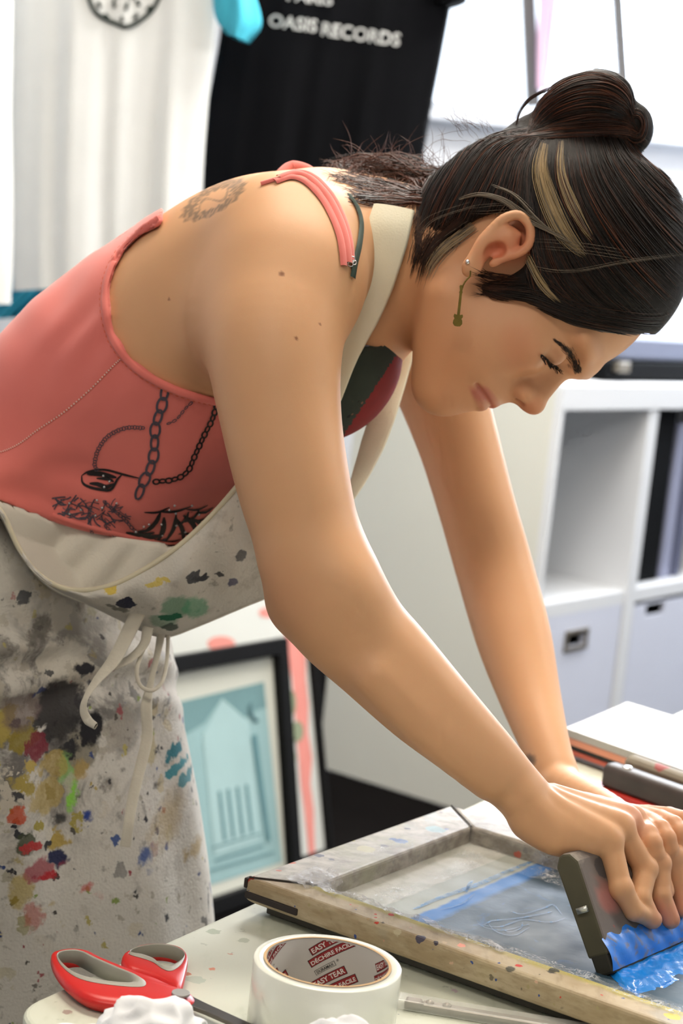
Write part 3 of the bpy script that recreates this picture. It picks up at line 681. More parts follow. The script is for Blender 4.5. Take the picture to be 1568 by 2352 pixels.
def rest_squeegee(px0, px1, zb, red_h, w, hh, m_lo, m_hi, lab, bolts=(), L=.36, off=0):
    a, b_ = Pz(*px0, zb), Pz(*px1, zb); d = unit(b_ - a); nn = unit(np.cross(Z, d)); nn = nn if nn[1] > 0 else -nn
    a = a + nn * off
    e = tag(empty('squeegee', a + d * L / 2), lab, 'squeegee')
    ax = [d, nn, Z]; c = a + d * L / 2 + nn * w / 2
    if red_h: MB().box(c + Z * red_h / 2, (L, w, red_h), ax).build('blade_holder', m_lo, e, bevel=.003)
    pr = [(0, 0), (w * .66, 0), (w * .66, hh * .75), (w * .52, hh), (w * .12, hh), (0, hh * .8)]
    mb = MB(); off2 = w * .22
    v = [a + d * .014 + nn * (off2 + p) + Z * (red_h + z) for p, z in pr] + [a + d * (L - .01) + nn * (off2 + p) + Z * (red_h + z) for p, z in pr]; n = len(pr)
    mb.add(v, [tuple(range(n))[::-1], tuple(range(n, 2 * n))] + [(i, (i + 1) % n, n + (i + 1) % n, n + i) for i in range(n)]); mb.build('handle', m_hi, e, bevel=.006, seg=3)
    for s_ in bolts:
        MB().ball(a + d * s_ + nn * (off2 + w * .32) + Z * (red_h + hh), (.006, .006, .0025), seg=12).build('bolt', simple('bolt_bright', '#dcdcdc', .2, 0, metal=.8), e, smooth=True)
    return e
m_red = simple('red_holder', '#a5231b', .4, .12, 40); m_dkw = simple('dark_wood', '#3b3330', .5, .25, 30, .3, 80)
rest_squeegee((1336, 1836), (1568, 1922), TZ + .001, .017, .034, .023, m_red, m_dkw, 'dark handled squeegee with a bright red blade holder behind the hand', (.036, .12))
t = NT('mottled_wood'); t.set(color=splat(t, t.mix(t.noise(30, 4), '#6f6657', '#857b68'), [(60, .6, .1, ['#7a4a42', '#565c4c', '#81776a', '#8f3a36', '#6b6456'], None)]), rough=.6); m_mott = t.mat
rest_squeegee((1385, 1818), (1568, 1887), TZ + .001, .012, .030, .030, m_dkw, m_mott, 'mottled wooden squeegee lying behind the red one', (), L=.30, off=.0)

# dark tray with crusted paint
c = Pz(1545, 1945, TZ)
e = tag(empty('ink_tray', c), 'black ink tray crusted with white dried paint beside the screen', 'tray')
d = unit(Pz(1568, 1985, TZ) - Pz(1470, 1945, TZ)); nn = unit(np.cross(Z, d)); nn = nn if nn[1] > 0 else -nn; c = c + d * .05 + nn * .01
mb = MB(); ax = [d, nn, Z]
mb.box(c + Z * .003, (.15, .05, .004), ax)
for s_ in (-1, 1): mb.box(c + nn * s_ * .024 + Z * .012, (.15, .003, .02), ax); mb.box(c + d * s_ * .0735 + Z * .012, (.003, .05, .02), ax)
mb.build('tray_body', m_black, e, bevel=.001)
mb = MB(); rg = np.random.default_rng(5)
for k in range(26):
    mb.ball(c + d * rg.uniform(-.07, .07) + nn * rg.uniform(-.02, .02) + Z * rg.uniform(.014, .022), np.array([rg.uniform(.004, .011), rg.uniform(.004, .009), rg.uniform(.003, .005)]), seg=10)
mb.build('dried_paint', simple('dried_paint', '#b9b6ac', .7, .15, 80, .5, 300), e, smooth=True)

# ---------------------------------------------------------------- notebook stack
nz = .882
n0, n1_, n2_ = Pz(1298, 1672, nz), Pz(1440, 1616, nz), Pz(1568, 1786, nz)
dA = unit(n1_ - n0); dBk = unit(np.array([dA[1], -dA[0], 0])); dBk = unit(dBk * .3 + unit(n2_ - n0) * .7)
la_ = np.linalg.norm(n1_ - n0)
def sheet(z0, z1, mat, lab, a0=0, b0=0, a1=None, b1=.30, name='paper_pad', cat='paper', curl=0, lines=False):
    a1 = la_ if a1 is None else a1
    g = []; na, nb = 16, 30
    def cz(a, b): return curl * (math.sin(b * 9) * .5 + .5) * (a / a1) ** 2 + curl * .6 * max(0, 1 - b / .05) ** 2 * 0
    top = [[n0 * [1, 1, 0] + dA * (a0 + (a1 - a0) * i / (na - 1)) + dBk * (b0 + (b1 - b0) * j / (nb - 1)) + Z * (z1 + cz(i / (na - 1) * a1, b0 + (b1 - b0) * j / (nb - 1))) for j in range(nb)] for i in range(na)]
    bot = [[p * [1, 1, 0] + Z * (z0) for p in r] for r in top]
    mb = MB().grid(top, 0).grid(bot, 0, True)
    for (ea, eb_) in ((top[0], bot[0]), (bot[-1], top[-1]), ([r[0] for r in bot], [r[0] for r in top]), ([r[-1] for r in top], [r[-1] for r in bot])): mb.grid([ea, eb_], 1)
    if lines:
        for k in range(5):
            j0 = .04 + .045 * k
            pts = [n0 * [1, 1, 0] + dA * (la_ * q) + dBk * (.05 + j0) + Z * (z1 + cz(la_ * q, .05 + j0) + .0006) for q in np.linspace(.12, .85, 24)]
            for s_ in range(0, 23, 2):
                if RNG.random() < .85: mb.tube(pts[s_:s_ + 2], .0006, 4, m=2)
    return tag(mb.build(name, mat, recalc=False), lab, cat)
m_page = simple('page_white', '#eef0f4', .8, .01); m_pedge = simple('page_edges', '#b9b7b0', .9, .05, 300); m_pen = simple('pencil_grey', '#9aa0ae', .8, 0)
sheet(.8735, nz, [m_page, m_pedge, m_pen], 'open white notebook with faint handwriting on top of the folders', curl=.004, name='notebook', cat='notebook', lines=True)
zz = .8512
for k, (hh, c, lab, ins) in enumerate(((.0055, '#8f949e', 'grey folder lowest in the stack under the notebook', .004), (.0045, '#c0604c', 'red card folder in the stack under the notebook', -.002), (.0052, '#2c3029', 'dark green folder in the stack under the notebook', .001), (.0068, '#e49b7c', 'orange card folder directly under the white notebook', -.001))):
    mt = simple('folder%d' % k, c, .6, .05)
    sheet(zz, zz + hh - .0004, [mt, mt], lab, a0=ins, b0=ins, name='folder', cat='folder'); zz += hh
# ---------------------------------------------------------------- packing tape roll
TT = .898
l_, r_, t_, b_ = Pz(612, 2187, TT), Pz(890, 2238, TT), Pz(735, 2154, TT), Pz(775, 2262, TT)
tcn = (l_ + r_ + t_ + b_) / 4; ri = (np.linalg.norm(l_ - r_) + np.linalg.norm(t_ - b_)) / 4; ro = ri + (np.linalg.norm(Pz(578, 2205, TT) - Pz(918, 2245, TT)) / 2 - ri)
print('tape', tcn, ri, ro)
ri, ro = .0405, .0490
roll = tag(empty('packing_tape_roll', tcn * [1, 1, 0] + Z * TZ), 'clear packing tape roll with printed core standing on the table', 'tape')
def ring(r0, r1, z0, z1, mat, nm, n=96, be=.0006, extra=None):
    prof = [(r0, z0 + be), (r0 + be, z0), (r1 - be, z0), (r1, z0 + be), (r1, z1 - be), (r1 - be, z1), (r0 + be, z1), (r0, z1 - be), (r0, z0 + be)]
    g = [[tcn * [1, 1, 0] + np.array([p * math.cos(a), p * math.sin(a), z]) for p, z in prof] for a in np.linspace(0, 2 * math.pi, n + 1)]
    mb = MB().grid(g)
    if extra: extra(mb)
    return mb.build(nm, mat, roll, smooth=True, recalc=False)
t = NT('tape_plastic'); t.set(color=t.mix(t.step(t.noise(9, 2), .62, .75), '#eef0e6', '#ecd2c8'), rough=.22, sss=.25, coat=.4)
t.bsdf.inputs['Subsurface Radius'].default_value = (.01, .01, .01); m_tp = t.mat
ring(ri + .0016, ro, TZ + .0005, TT, m_tp, 'tape_winding')
m_core = simple('core_grey', '#bdb9b4', .7, .01); m_card = simple('core_card', '#c8a67c', .8, .05); m_cred = simple('core_red', '#8f1d22', .6, 0); m_cblk = simple('core_black', '#151315', .6, 0); m_cwht = simple('core_white', '#e3e0dc', .6, 0)
def cyl(theta, z, lift): r = ri - lift; z = min(max(z, TZ + .001), TT - .0008); return tcn * [1, 1, 0] + np.array([r * math.cos(theta), r * math.sin(theta), z])
FWD = math.atan2(1, .10)                               # wall of the core facing the lens
def core_print(mb):
    def patch(pts, lift, m):
        # pts in millimetres on the unrolled core: s to the right, h up
        s0, s1 = min(p[0] for p in pts), max(p[0] for p in pts)
        mb.add([cyl(FWD - s / 1000 / ri, TZ + h / 1000, lift) for s, h in pts], [tuple(range(len(pts)))], m)
    def rect(cs, ch, w, h, ang, lift, m, nseg=14):
        c, s_ = math.cos(ang), math.sin(ang)
        for i in range(nseg):
            x0, x1 = -w / 2 + w * i / nseg, -w / 2 + w * (i + 1) / nseg
            q = [(x0, -h / 2), (x1, -h / 2), (x1, h / 2), (x0, h / 2)]
            patch([(cs + a * c - b * s_, ch + a * s_ + b * c) for a, b in q], lift, m)
    def word(txt, cs, ch, w, h, ang, lift, m, bold=.02):
        v, f = text_geo(txt, 1.0, bold); v[:, 0] -= (v[:, 0].max() + v[:, 0].min()) / 2; v[:, 1] -= (v[:, 1].max() + v[:, 1].min()) / 2
        sx, sy = w / np.ptp(v[:, 0]), h / np.ptp(v[:, 1]); c, s_ = math.cos(ang), math.sin(ang)
        mb.add([cyl(FWD - (cs + a * sx * c - b * sy * s_) / 1000 / ri, TZ + (ch + a * sx * s_ + b * sy * c) / 1000, lift) for a, b, _ in v], f, m)
    for k in (-2, -1, 0, 1, 2):
        o = k * 50.9; a = .60
        for (txt, cs, ch, w) in (('EASY TEAR', -5, 45.5, 24), ('DÉCHIRE FACILE', -1, 39.5, 33), ('EASY TEAR', -1, 21.5, 24), ('DÉCHIRE FACILE', 4, 15.5, 33)):
            rect(o + cs, ch, w + 2.4, 5.9, a, .00015, 4); rect(o + cs, ch, w + 1.6, 5.2, a, .0003, 3); word(txt, o + cs, ch, w, 3.7, a, .00045, 5)
        for (lx, m, lf) in ((15.5, 4, .00015), (14.9, 2, .0003)): rect(o - 4.5, 27.6, lx, 3.6 if m == 4 else 3.1, a, lf, m if m == 4 else 0)
        word('DURAMAX', o - 4.5, 27.6, 13.0, 2.1, a, .00045, 4)
        word('®', o + 3.4, 34.4, 1.6, 1.6, a, .00045, 4, 0)
ring(ri, ri + .0016, TZ + .0005, TT + .0004, [m_core, m_card, m_core, m_cred, m_cblk, m_cwht], 'core', extra=core_print)
rim = MB(); rim.grid([[tcn * [1, 1, 0] + np.array([p * math.cos(a), p * math.sin(a), TT + .0006]) for p in (ri - .0001, ri + .0017)] for a in np.linspace(0, 2 * math.pi, 97)]); rim.build('core_rim', m_card, roll, recalc=False)

# ---------------------------------------------------------------- scissors
sz = TZ + .0115
m_sred = simple('scissor_red', '#cc1f1c', .35, .04, 20); m_sgrey = simple('scissor_grey', '#a3a095', .45, .03); m_steel = simple('steel', '#6c6864', .3, .04, metal=.9)
sc = tag(empty('scissors', Pz(280, 2270, TZ)), 'red handled scissors with grey finger loops lying at the table edge', 'scissors')
def loop3(pts, z, n=72): return smoothpath([Pz(x, y, z) for x, y in pts], n, True)
def match(outer, inner):
    """shift the inner loop so its points face the outer ones"""
    best = min(range(len(inner)), key=lambda k: np.sum((np.roll(inner, -k, 0) - outer) ** 2)); return np.roll(inner, -best, 0)
def handle(outer, hole, nm):
    o = loop3(outer, sz); i_ = match(o, loop3(hole, sz)); mid = i_ * .80 + o * .20
    cen = o.mean(0)
    def at(l, z, k=0.0): q = l.copy(); q[:, 2] = z; return q + (l * [1, 1, 0] - l.mean(0) * [1, 1, 0]) * k
    rows = [at(o, TZ + .001, -.14), at(o, TZ + .005, -.04), at(o, sz - .004, .0), at(o * .92 + mid * .08, sz - .001), at(o * .7 + mid * .3, sz + .0005), at(mid, sz - .0002)]
    mb = MB().grid([list(r) + [r[0]] for r in rows], 0); mb.grid([list(r) + [r[0]] for r in [at(mid, TZ + .001), rows[0]]], 0); mb.build('handle', m_sred, sc, smooth=True)
    rows = [at(mid, sz), at(mid * .5 + i_ * .5, sz + .0014), at(i_, sz + .0004), at(i_, TZ + .001), at(mid, TZ + .001)]
    MB().grid([list(r) + [r[0]] for r in rows], 0).build('finger_loop', m_sgrey, sc, smooth=True)
handle([(117, 2192), (135, 2183), (165, 2179), (205, 2184), (240, 2202), (300, 2226), (345, 2243), (380, 2254), (418, 2272), (444, 2280), (452, 2293), (440, 2303), (400, 2306), (340, 2304), (260, 2301), (200, 2289), (155, 2262), (126, 2228)],
       [(133, 2194), (155, 2186), (185, 2188), (215, 2203), (260, 2223), (300, 2240), (305, 2255), (280, 2257), (225, 2250), (175, 2236), (145, 2215)], 'l')
handle([(279, 2200), (292, 2186), (325, 2171), (375, 2168), (415, 2177), (431, 2197), (429, 2225), (420, 2262), (412, 2272), (395, 2262), (360, 2246), (320, 2232), (290, 2223)],
       [(300, 2187), (325, 2176), (365, 2172), (400, 2177), (422, 2190), (416, 2205), (390, 2219), (370, 2217), (352, 2202), (325, 2192)], 'r')
MB().prism([tuple((Pz(x, y, 0 + TZ + .006))[:2]) for x, y in ((395, 2296), (430, 2292), (470, 2312), (580, 2362), (640, 2395), (560, 2372), (470, 2332), (400, 2306))], TZ + .006, TZ + .009).build('blade', m_steel, sc, bevel=.0006)
q = Pz(415, 2284, sz + .001); MB().tube([q, q + Z * .0016], .0062, 24).build('pivot_cap', simple('pivot_grey', '#9b9a98', .4, 0), sc, bevel=.0004)

# ---------------------------------------------------------------- tissues
m_tis = simple('tissue_white', '#eceef2', .95, .01, 10, .3, 60)
def tissue(c, r, seed, lab):
    mb = MB(); mb.ball((0, 0, 0), 1.0, seg=72); v = mb.v[0]
    nz_ = vnoise(v, 1.7, seed); rz = 1 - np.abs(vnoise(v, 1.6, seed + 3)) * .35; nf = vnoise(v, 4, seed + 8) * .6
    w = v * (rz + .22 * nz_ + .05 * nf)[:, None] * np.array(r); w[:, 2] = np.maximum(w[:, 2], -r[2] * .6)
    w = w + c; w[:, 2] += TZ + .0008 - w[:, 2].min(); mb.v[0] = w
    return tag(mb.build('tissue', m_tis, smooth=True), lab, 'tissue', None)
tissue(Pz(348, 2412, TZ), (.036, .026, .0215), 2, 'crumpled white tissue in front of the red scissors')
tissue(Pz(215, 2425, TZ), (.030, .020, .011), 5, 'low folded white tissue left of the crumpled one at the bottom edge')
tissue(Pz(765, 2500, TZ), (.030, .022, .028), 9, 'crumpled white tissue in front of the tape roll')

# ---------------------------------------------------------------- craft knife in a clear sleeve
a, b_ = Pz(912, 2310, TZ), Pz(1568, 2420, TZ); d = unit(b_ - a); nn = unit(np.cross(Z, d)); ax = [d, nn, Z]
t = NT('sleeve_plastic'); t.set(color='#e6e6e0', rough=.1, alpha=.35, spec=.8); m_slv = t.mat
e = tag(empty('craft_knife', a + d * .12), 'slim craft knife in a clear plastic sleeve right of the tape roll', 'knife')
MB().box(a + d * .12 + Z * .0042, (.24, .015, .007), ax).build('sleeve', m_slv, e, bevel=.001)
MB().box(a + d * .10 + d * .012 + Z * .004, (.19, .010, .0035), ax).build('blade_body', simple('knife_grey', '#8f8880', .35, .15, 60, metal=.5), e, bevel=.0015)
MB().box(a + d * .011 + Z * .004, (.012, .011, .005), ax).build('end_cap', simple('knife_cap', '#8a8079', .4, .2, 80, metal=.3), e, bevel=.002)
for s_ in (.022, .034): MB().ball(a + d * s_ + Z * .0062, (.0032, .0032, .0016), seg=12).build('rivet', m_metal, e, smooth=True)
# ================================================================ the woman: one continuous body surface
class SDF:
    def __init__(s, cap=.06): s.pr = []; s.cap = cap
    def add(s, fn, lo, hi, k, op='u'):
        s.pr.append((fn, np.asarray(lo, float), np.asarray(hi, float), k, op)); return s
    def cone(s, a, b, ra, rb, k=.01, op='u'):
        a, b = np.asarray(a, float), np.asarray(b, float); ba = b - a; l2 = ba @ ba + 1e-12; r = max(ra, rb)
        def fn(p):
            h = np.clip(((p - a) @ ba) / l2, 0, 1); return np.linalg.norm(p - a - h[:, None] * ba, axis=1) - (ra + (rb - ra) * h)
        return s.add(fn, np.minimum(a, b) - r, np.maximum(a, b) + r, k, op)
    def chain(s, pts, rad, k=.01, op='u'):
        """one smooth limb along a curve: no swelling where its segments meet"""
        pts = np.asarray(pts, float); rad = np.asarray(rad, float); m = (len(pts) - 1) * (4 if rad.max() < .02 else 8 if len(pts) > 2 else 1) + 1
        Q = smoothpath(np.concatenate([pts, rad[:, None]], 1), m); A, R_ = Q[:, :3], Q[:, 3]; rm = R_.max()
        def fn(p):
            d = None; kk = min(.004, rm * .12)
            for i in range(m - 1):
                a, ba = A[i], A[i + 1] - A[i]; h = np.clip(((p - a) @ ba) / (ba @ ba + 1e-12), 0, 1)
                e_ = np.linalg.norm(p - a - h[:, None] * ba, axis=1) - (R_[i] + (R_[i + 1] - R_[i]) * h); d = e_ if d is None else np.minimum(d, e_) - np.maximum(kk - np.abs(d - e_), 0) ** 2 / (4 * kk)
            return d
        return s.add(fn, A.min(0) - rm, A.max(0) + rm, k, op)
    def ell(s, c, r, ax=None, k=.01, op='u'):
        c = np.asarray(c, float); r = np.asarray(r, float) * np.ones(3); A = np.eye(3) if ax is None else np.asarray(ax)
        def fn(p):
            q = (p - c) @ A.T; k0 = np.linalg.norm(q / r, axis=1); k1 = np.linalg.norm(q / (r * r), axis=1) + 1e-9
            return k0 * (k0 - 1) / k1
        m = r.max(); return s.add(fn, c - m, c + m, k, op)
    @staticmethod
    def comb(d, e, k, op):
        if op == 'u':
            h = np.maximum(k - np.abs(d - e), 0) / k; return np.minimum(d, e) - h * h * k * .25
        if op == 's':
            e = -e
        h = np.maximum(k - np.abs(d - e), 0) / k; return np.maximum(d, e) + h * h * k * .25
    def ev(s, p):
        d = np.full(len(p), s.cap)
        for fn, lo, hi, k, op in s.pr:
            g = k + (.03 if op == 'u' else .004)
            m = np.all((p > lo - g) & (p < hi + g), axis=1) if op != 'i' else np.ones(len(p), bool)
            if m.any():
                d[m] = s.comb(d[m], fn(p[m]), k, op)
        return d
    def grid(s, lo, hi, h):
        lo = np.asarray(lo, float); n = np.ceil((np.asarray(hi) - lo) / h).astype(int) + 1
        V = np.full(tuple(n), s.cap, np.float32)
        ax = [lo[i] + h * np.arange(n[i]) for i in range(3)]
        for fn, a, b, k, op in s.pr:
            g = k + (.02 if op == 'u' else .004)
            if op == 'i': i0, i1 = np.zeros(3, int), n
            else:
                i0 = np.maximum(((a - g - lo) / h).astype(int), 0); i1 = np.minimum(((b + g - lo) / h).astype(int) + 2, n)
            if np.any(i1 <= i0): continue
            X = np.stack(np.meshgrid(*[ax[q][i0[q]:i1[q]] for q in range(3)], indexing='ij'), -1).reshape(-1, 3)
            sl = tuple(slice(i0[q], i1[q]) for q in range(3)); sub = V[sl]
            V[sl] = s.comb(sub.reshape(-1), fn(X), k, op).reshape(sub.shape)
        return V, lo, h
    def mesh(s, lo, hi, h, proj=2):
        V, lo, h = s.grid(lo, hi, h); v, f = surface_nets(V, lo, h)
        for _ in range(proj): v = s.project(v, h)
        return v, f
    def grad(s, p, e=4e-4):
        T = np.array([[1, -1, -1], [-1, -1, 1], [-1, 1, -1], [1, 1, 1]], float); g = np.zeros_like(p)
        for t_ in T: g += t_ * s.ev(p + t_ * e)[:, None]
        return g / (4 * e)
    def project(s, p, h):
        d = s.ev(p); g = s.grad(p); g2 = (g * g).sum(1) + 1e-6
        st = (d / g2)[:, None] * g; l = np.linalg.norm(st, axis=1)[:, None] + 1e-12
        return p - st * np.minimum(1, h * .8 / l)

def surface_nets(V, lo, h):
    ins = V < 0; c = ins[:-1, :-1, :-1].astype(np.int8)
    tot = np.zeros(c.shape, np.int8)
    for i in (0, 1):
        for j in (0, 1):
            for k in (0, 1): tot += ins[i:ins.shape[0] - 1 + i, j:ins.shape[1] - 1 + j, k:ins.shape[2] - 1 + k]
    I = np.argwhere((tot > 0) & (tot < 8)); idx = np.full(tot.shape, -1, np.int32); idx[tuple(I.T)] = np.arange(len(I))
    acc = np.zeros((len(I), 3)); cnt = np.zeros(len(I))
    cor = [(i, j, k) for i in (0, 1) for j in (0, 1) for k in (0, 1)]
    for a in cor:
        for ax in range(3):
            if a[ax]: continue
            b = list(a); b[ax] = 1
            va = V[I[:, 0] + a[0], I[:, 1] + a[1], I[:, 2] + a[2]]; vb = V[I[:, 0] + b[0], I[:, 1] + b[1], I[:, 2] + b[2]]
            m = (va < 0) != (vb < 0); t_ = np.where(m, va / np.where(m, va - vb, 1), 0)
            p = np.tile(np.array(a, float), (len(I), 1)); p[:, ax] += t_; acc[m] += p[m]; cnt[m] += 1
    v = lo + h * (I + acc / cnt[:, None]); F = []
    for ax in range(3):
        o1, o2 = [(1, 2), (2, 0), (0, 1)][ax]
        sl0 = [slice(None)] * 3; sl1 = [slice(None)] * 3; sl0[ax] = slice(0, -1); sl1[ax] = slice(1, None)
        E_ = ins[tuple(sl0)] != ins[tuple(sl1)]; K = np.argwhere(E_); K = K[(K[:, o1] > 0) & (K[:, o2] > 0) & (K[:, o1] < V.shape[o1] - 1) & (K[:, o2] < V.shape[o2] - 1)]
        s0 = ins[tuple(K.T)]
        def g(d1, d2):
            q = K.copy(); q[:, o1] -= d1; q[:, o2] -= d2; return idx[tuple(q.T)]
        q = np.stack([g(1, 1), g(0, 1), g(0, 0), g(1, 0)], 1); q[~s0] = q[~s0][:, ::-1]; F.append(q)
    F = np.concatenate(F); F = F[(F >= 0).all(1)]
    return v, F

def cu(v): return v / np.linalg.norm(v)
HS = 1.0
hf0, hu = cu(np.array([.43, -.90, 0])), cu(np.array([.90, .43, 0])); hu = cu(hu - hf0 * (hu @ hf0))
YAW = math.radians(12)
hF = hf0 * math.cos(YAW) + np.array([0, 0, -1]) * math.sin(YAW); hR = np.array([0, 0, -1]) * math.cos(YAW) - hf0 * math.sin(YAW)
HC = J(1250, 610, 1.50); HM = .001 * 1.02
def hp(f, u, r): return HC + (hF * f + hu * u + hR * r) * HM
HAX = np.array([hF, hu, hR])
def hloc(p): return ((p - HC) @ HAX.T) / HM

_qs = np.linspace(-1, 1, 9)
UPLIP = [(81.3 - 13.5 * q * q, -83.6 - 8.5 * abs(q) ** 1.6, 29 * q) for q in _qs]
LOLIP = [(78.6 - 11.5 * q * q, -93.0 - 1.5 * abs(q), 28 * q) for q in _qs]
SLIT = [(85.0 - 15 * q * q, -88.2 - 5.0 * abs(q) ** 1.4, 29.5 * q) for q in _qs]
def build_body():
    B = SDF()
    # torso axes
    l = cu(np.array([.29, -.04, .957])); sp = cu(np.array([.74, .67, 0]) - l * (np.array([.74, .67, 0]) @ l)); a = np.cross(l, sp); a = a if a[1] < 0 else -a
    T = np.array([sp, a, l])
    K = .04
    def tc_(x, y, d, f): return J(x, y, d) + a * f
    B.ell(J(605, 728, 1.60), (.150, .094, .132), T, K)
    B.ell(J(400, 812, 1.61), (.15, .098, .122), T, K)
    B.ell(J(195, 935, 1.63), (.13, .086, .112), T, K)
    B.ell(J(735, 710, 1.59), (.080, .060, .150), T, .04)
    B.ell(J(-60, 1270, 1.66), (.15, .098, .140), T, .05)
    B.ell(J(-110, 1540, 1.67), (.12, .120, .155), None, .05)
    for d in (1.55, 1.68): B.ell(J(765, 860, d), (.055, .042, .052), T, .035)
    # scapula and lats on the near side
    B.ell(J(520, 600, 1.53), (.075, .046, .055), T, .035)
    B.ell(J(560, 640, 1.68), (.085, .046, .06), T, .035)
    B.ell(J(430, 730, 1.525), (.11, .060, .045), T, .035)
    # neck
    B.cone(J(800, 650, 1.585), hp(-28, -58, 0), .060, .046, .04)
    B.cone(J(850, 590, 1.58), hp(-46, -50, 0), .046, .042, .03)
    B.cone(J(890, 730, 1.535), hp(-30, -66, 40), .010, .008, .03)
    B.cone(J(715, 560, 1.48), J(880, 565, 1.56), .033, .040, .03)      # trapezius, near
    B.cone(J(800, 610, 1.70), J(880, 565, 1.58), .033, .040, .03)
    # near shoulder and arm
    B.ell(J(648, 568, 1.462), .0570, None, .035)
    B.ell(J(672, 655, 1.440), .0525, None, .03)
    B.chain([J(660, 650, 1.43), J(632, 800, 1.40), J(645, 960, 1.385), J(678, 1130, 1.375), J(722, 1290, 1.37)], [.052, .0490, .0435, .0400, .0362], .02)
    B.ell(J(560, 760, 1.455), .036, None, .05)
    B.chain([J(722, 1290, 1.37), J(760, 1395, 1.368), J(868, 1502, 1.368), J(985, 1622, 1.370), J(1100, 1728, 1.375), J(1170, 1795, 1.380), J(1222, 1846, 1.385)], [.0360, .0368, .0352, .0308, .0240, .0192, .0170], .016)
    B.ell(J(672, 1392, 1.385), .0155, None, .022)
    B.ell(J(800, 1360, 1.352), .022, None, .03)
    B.cone(J(1195, 1835, 1.372), J(1222, 1862, 1.372), .0135, .0125, .01)
    # far arm
    B.ell(J(905, 690, 1.745), .055, None, .035)
    B.chain([J(930, 700, 1.76), J(996, 850, 1.76), J(1050, 1010, 1.76), J(1093, 1160, 1.755), J(1136, 1310, 1.75), J(1178, 1460, 1.72), J(1217, 1600, 1.68), J(1258, 1730, 1.63), J(1278, 1790, 1.61)], [.046, .0425, .0372, .0350, .0350, .0335, .0265, .0195, .0185], .016)
    # head
    B.ell(hp(-4, 8, 0), (.097, .090, .0755), HAX, .02)
    B.ell(hp(-30, -8, 0), (.070, .072, .068), HAX, .02)
    B.ell(hp(28, -62, 0), (.052, .062, .052), HAX, .02)
    B.ell(hp(50, -92, 0), (.028, .030, .034), HAX, .02)
    for s_ in (-1, 1):
        B.cone(hp(2, -84, s_ * 41), hp(53, -118, s_ * 9), .0125, .012, .03)
        B.ell(hp(56, -44, s_ * 36), (.024, .020, .020), HAX, .018)      # cheekbone
        B.ell(hp(42, -74, s_ * 34), (.024, .024, .018), HAX, .022)      # cheek
        B.ell(hp(79, -6, s_ * 20), (.014, .009, .026), HAX, .014)       # brow ridge
        B.ell(hp(91, -29, s_ * 32), (.013, .011, .016), HAX, .012, 's') # socket
    B.ell(hp(54, -118, 0), (.0130, .012, .016), HAX, .014)
    B.ell(hp(62, -83, 0), (.020, .020, .024), HAX, .014)
    B.ell(hp(84, -10, 0), (.010, .012, .014), HAX, .012)
    # nose
    B.cone(hp(73, -22, 0), hp(83, -58, 0), .0085, .0135, .008)
    B.ell(hp(70, -72, 0), (.013, .012, .018), HAX, .012)
    B.cone(hp(82, -22, 0), hp(95.5, -55, 0), .0052, .0078, .009)
    B.ell(hp(97.5, -57.5, 0), (.0085, .0080, .0088), HAX, .006)
    B.cone(hp(94, -62, 0), hp(82, -66, 0), .0042, .005, .006)
    for s_ in (-1, 1):
        B.ell(hp(88, -61, s_ * 10.5), (.0085, .0068, .0062), HAX, .0055)
        B.ell(hp(92.5, -67, s_ * 6.5), (.0052, .0030, .0030), HAX, .002, 's')
    # lips
    B.chain([hp(*q) for q in UPLIP], [.0012, .0030, .0040, .0044, .0042, .0044, .0040, .0030, .0012], .003)
    B.chain([hp(*q) for q in LOLIP], [.0012, .0032, .0046, .0052, .0053, .0052, .0046, .0032, .0012], .003)
    B.chain([hp(*q) for q in SLIT], [.0012, .0013, .0012, .0011, .0011, .0011, .0012, .0013, .0012], .0028, 's')
    # closed-down lids over the eyeballs
    for s_ in (-1, 1):
        B.ell(hp(72.0, -29.5, s_ * 31), .0128, HAX, .0035)
        B.chain([hp(a_, b_, s_ * c_) for a_, b_, c_ in ((78.5, -38.2, 43), (84, -36.2, 36), (86, -34, 30), (85, -31, 22), (82.5, -28.5, 16))], [.0012] * 5, .003, 's')
        B.chain([hp(a_, b_, s_ * c_) for a_, b_, c_ in ((78, -30.5, 44), (85.5, -27, 37), (88.5, -25, 30), (88.5, -23, 22), (86, -21, 16))], [.0013] * 5, .005, 's')
    # ears
    for s_ in (1, -1):
        lift = lambda f, u: 76.5 + .16 * max(0, -f - 12) + .05 * (u + 40)
        def ep(f, u, o=0): return hp(f + 23, u - 3, s_ * (lift(f, u) + o))
        rim = [(-20, -38), (-17, -24), (-20, -13), (-31, -7), (-42, -10), (-45, -22), (-40, -38), (-33, -50), (-26, -60)]
        B.chain([ep(f, u, 2) for f, u in rim], [.0026, .0030, .0034, .0036, .0038, .0038, .0036, .0036, .0044], .002)
        B.chain([ep(-24, -36, -2), ep(-32, -24, -3), ep(-34, -40, -3), ep(-28, -50, -2)], [.006, .009, .008, .005], .006)
        B.ell(ep(-22, -59, 1), (.0055, .0080, .0036), HAX, .006)           # lobe
        B.chain([ep(-36, -24, 2), ep(-37, -35, 2), ep(-31, -47, 2)], [.0022, .0026, .0030], .0025)  # antihelix
        B.chain([ep(-36, -24, 2), ep(-30, -17, 1)], [.0022, .0018], .003)
        B.ell(ep(-26, -38, 3.5), (.0065, .0085, .006), HAX, .003, 's')      # concha
        B.ell(ep(-18.5, -42, 2.5), (.003, .0045, .003), HAX, .003)           # tragus
        B.cone(ep(-24, -27, 0), ep(-36, -32, -1), .0018, .0022, .003)
    # ---- near hand, over the squeegee
    def face(x, y, o):      # on the visible face of the plank, in lens coordinates
        q = Pn(x, y, sqp(0, 0, TW / 2 - .004 + o), SNN); return CB @ (q - CAM)
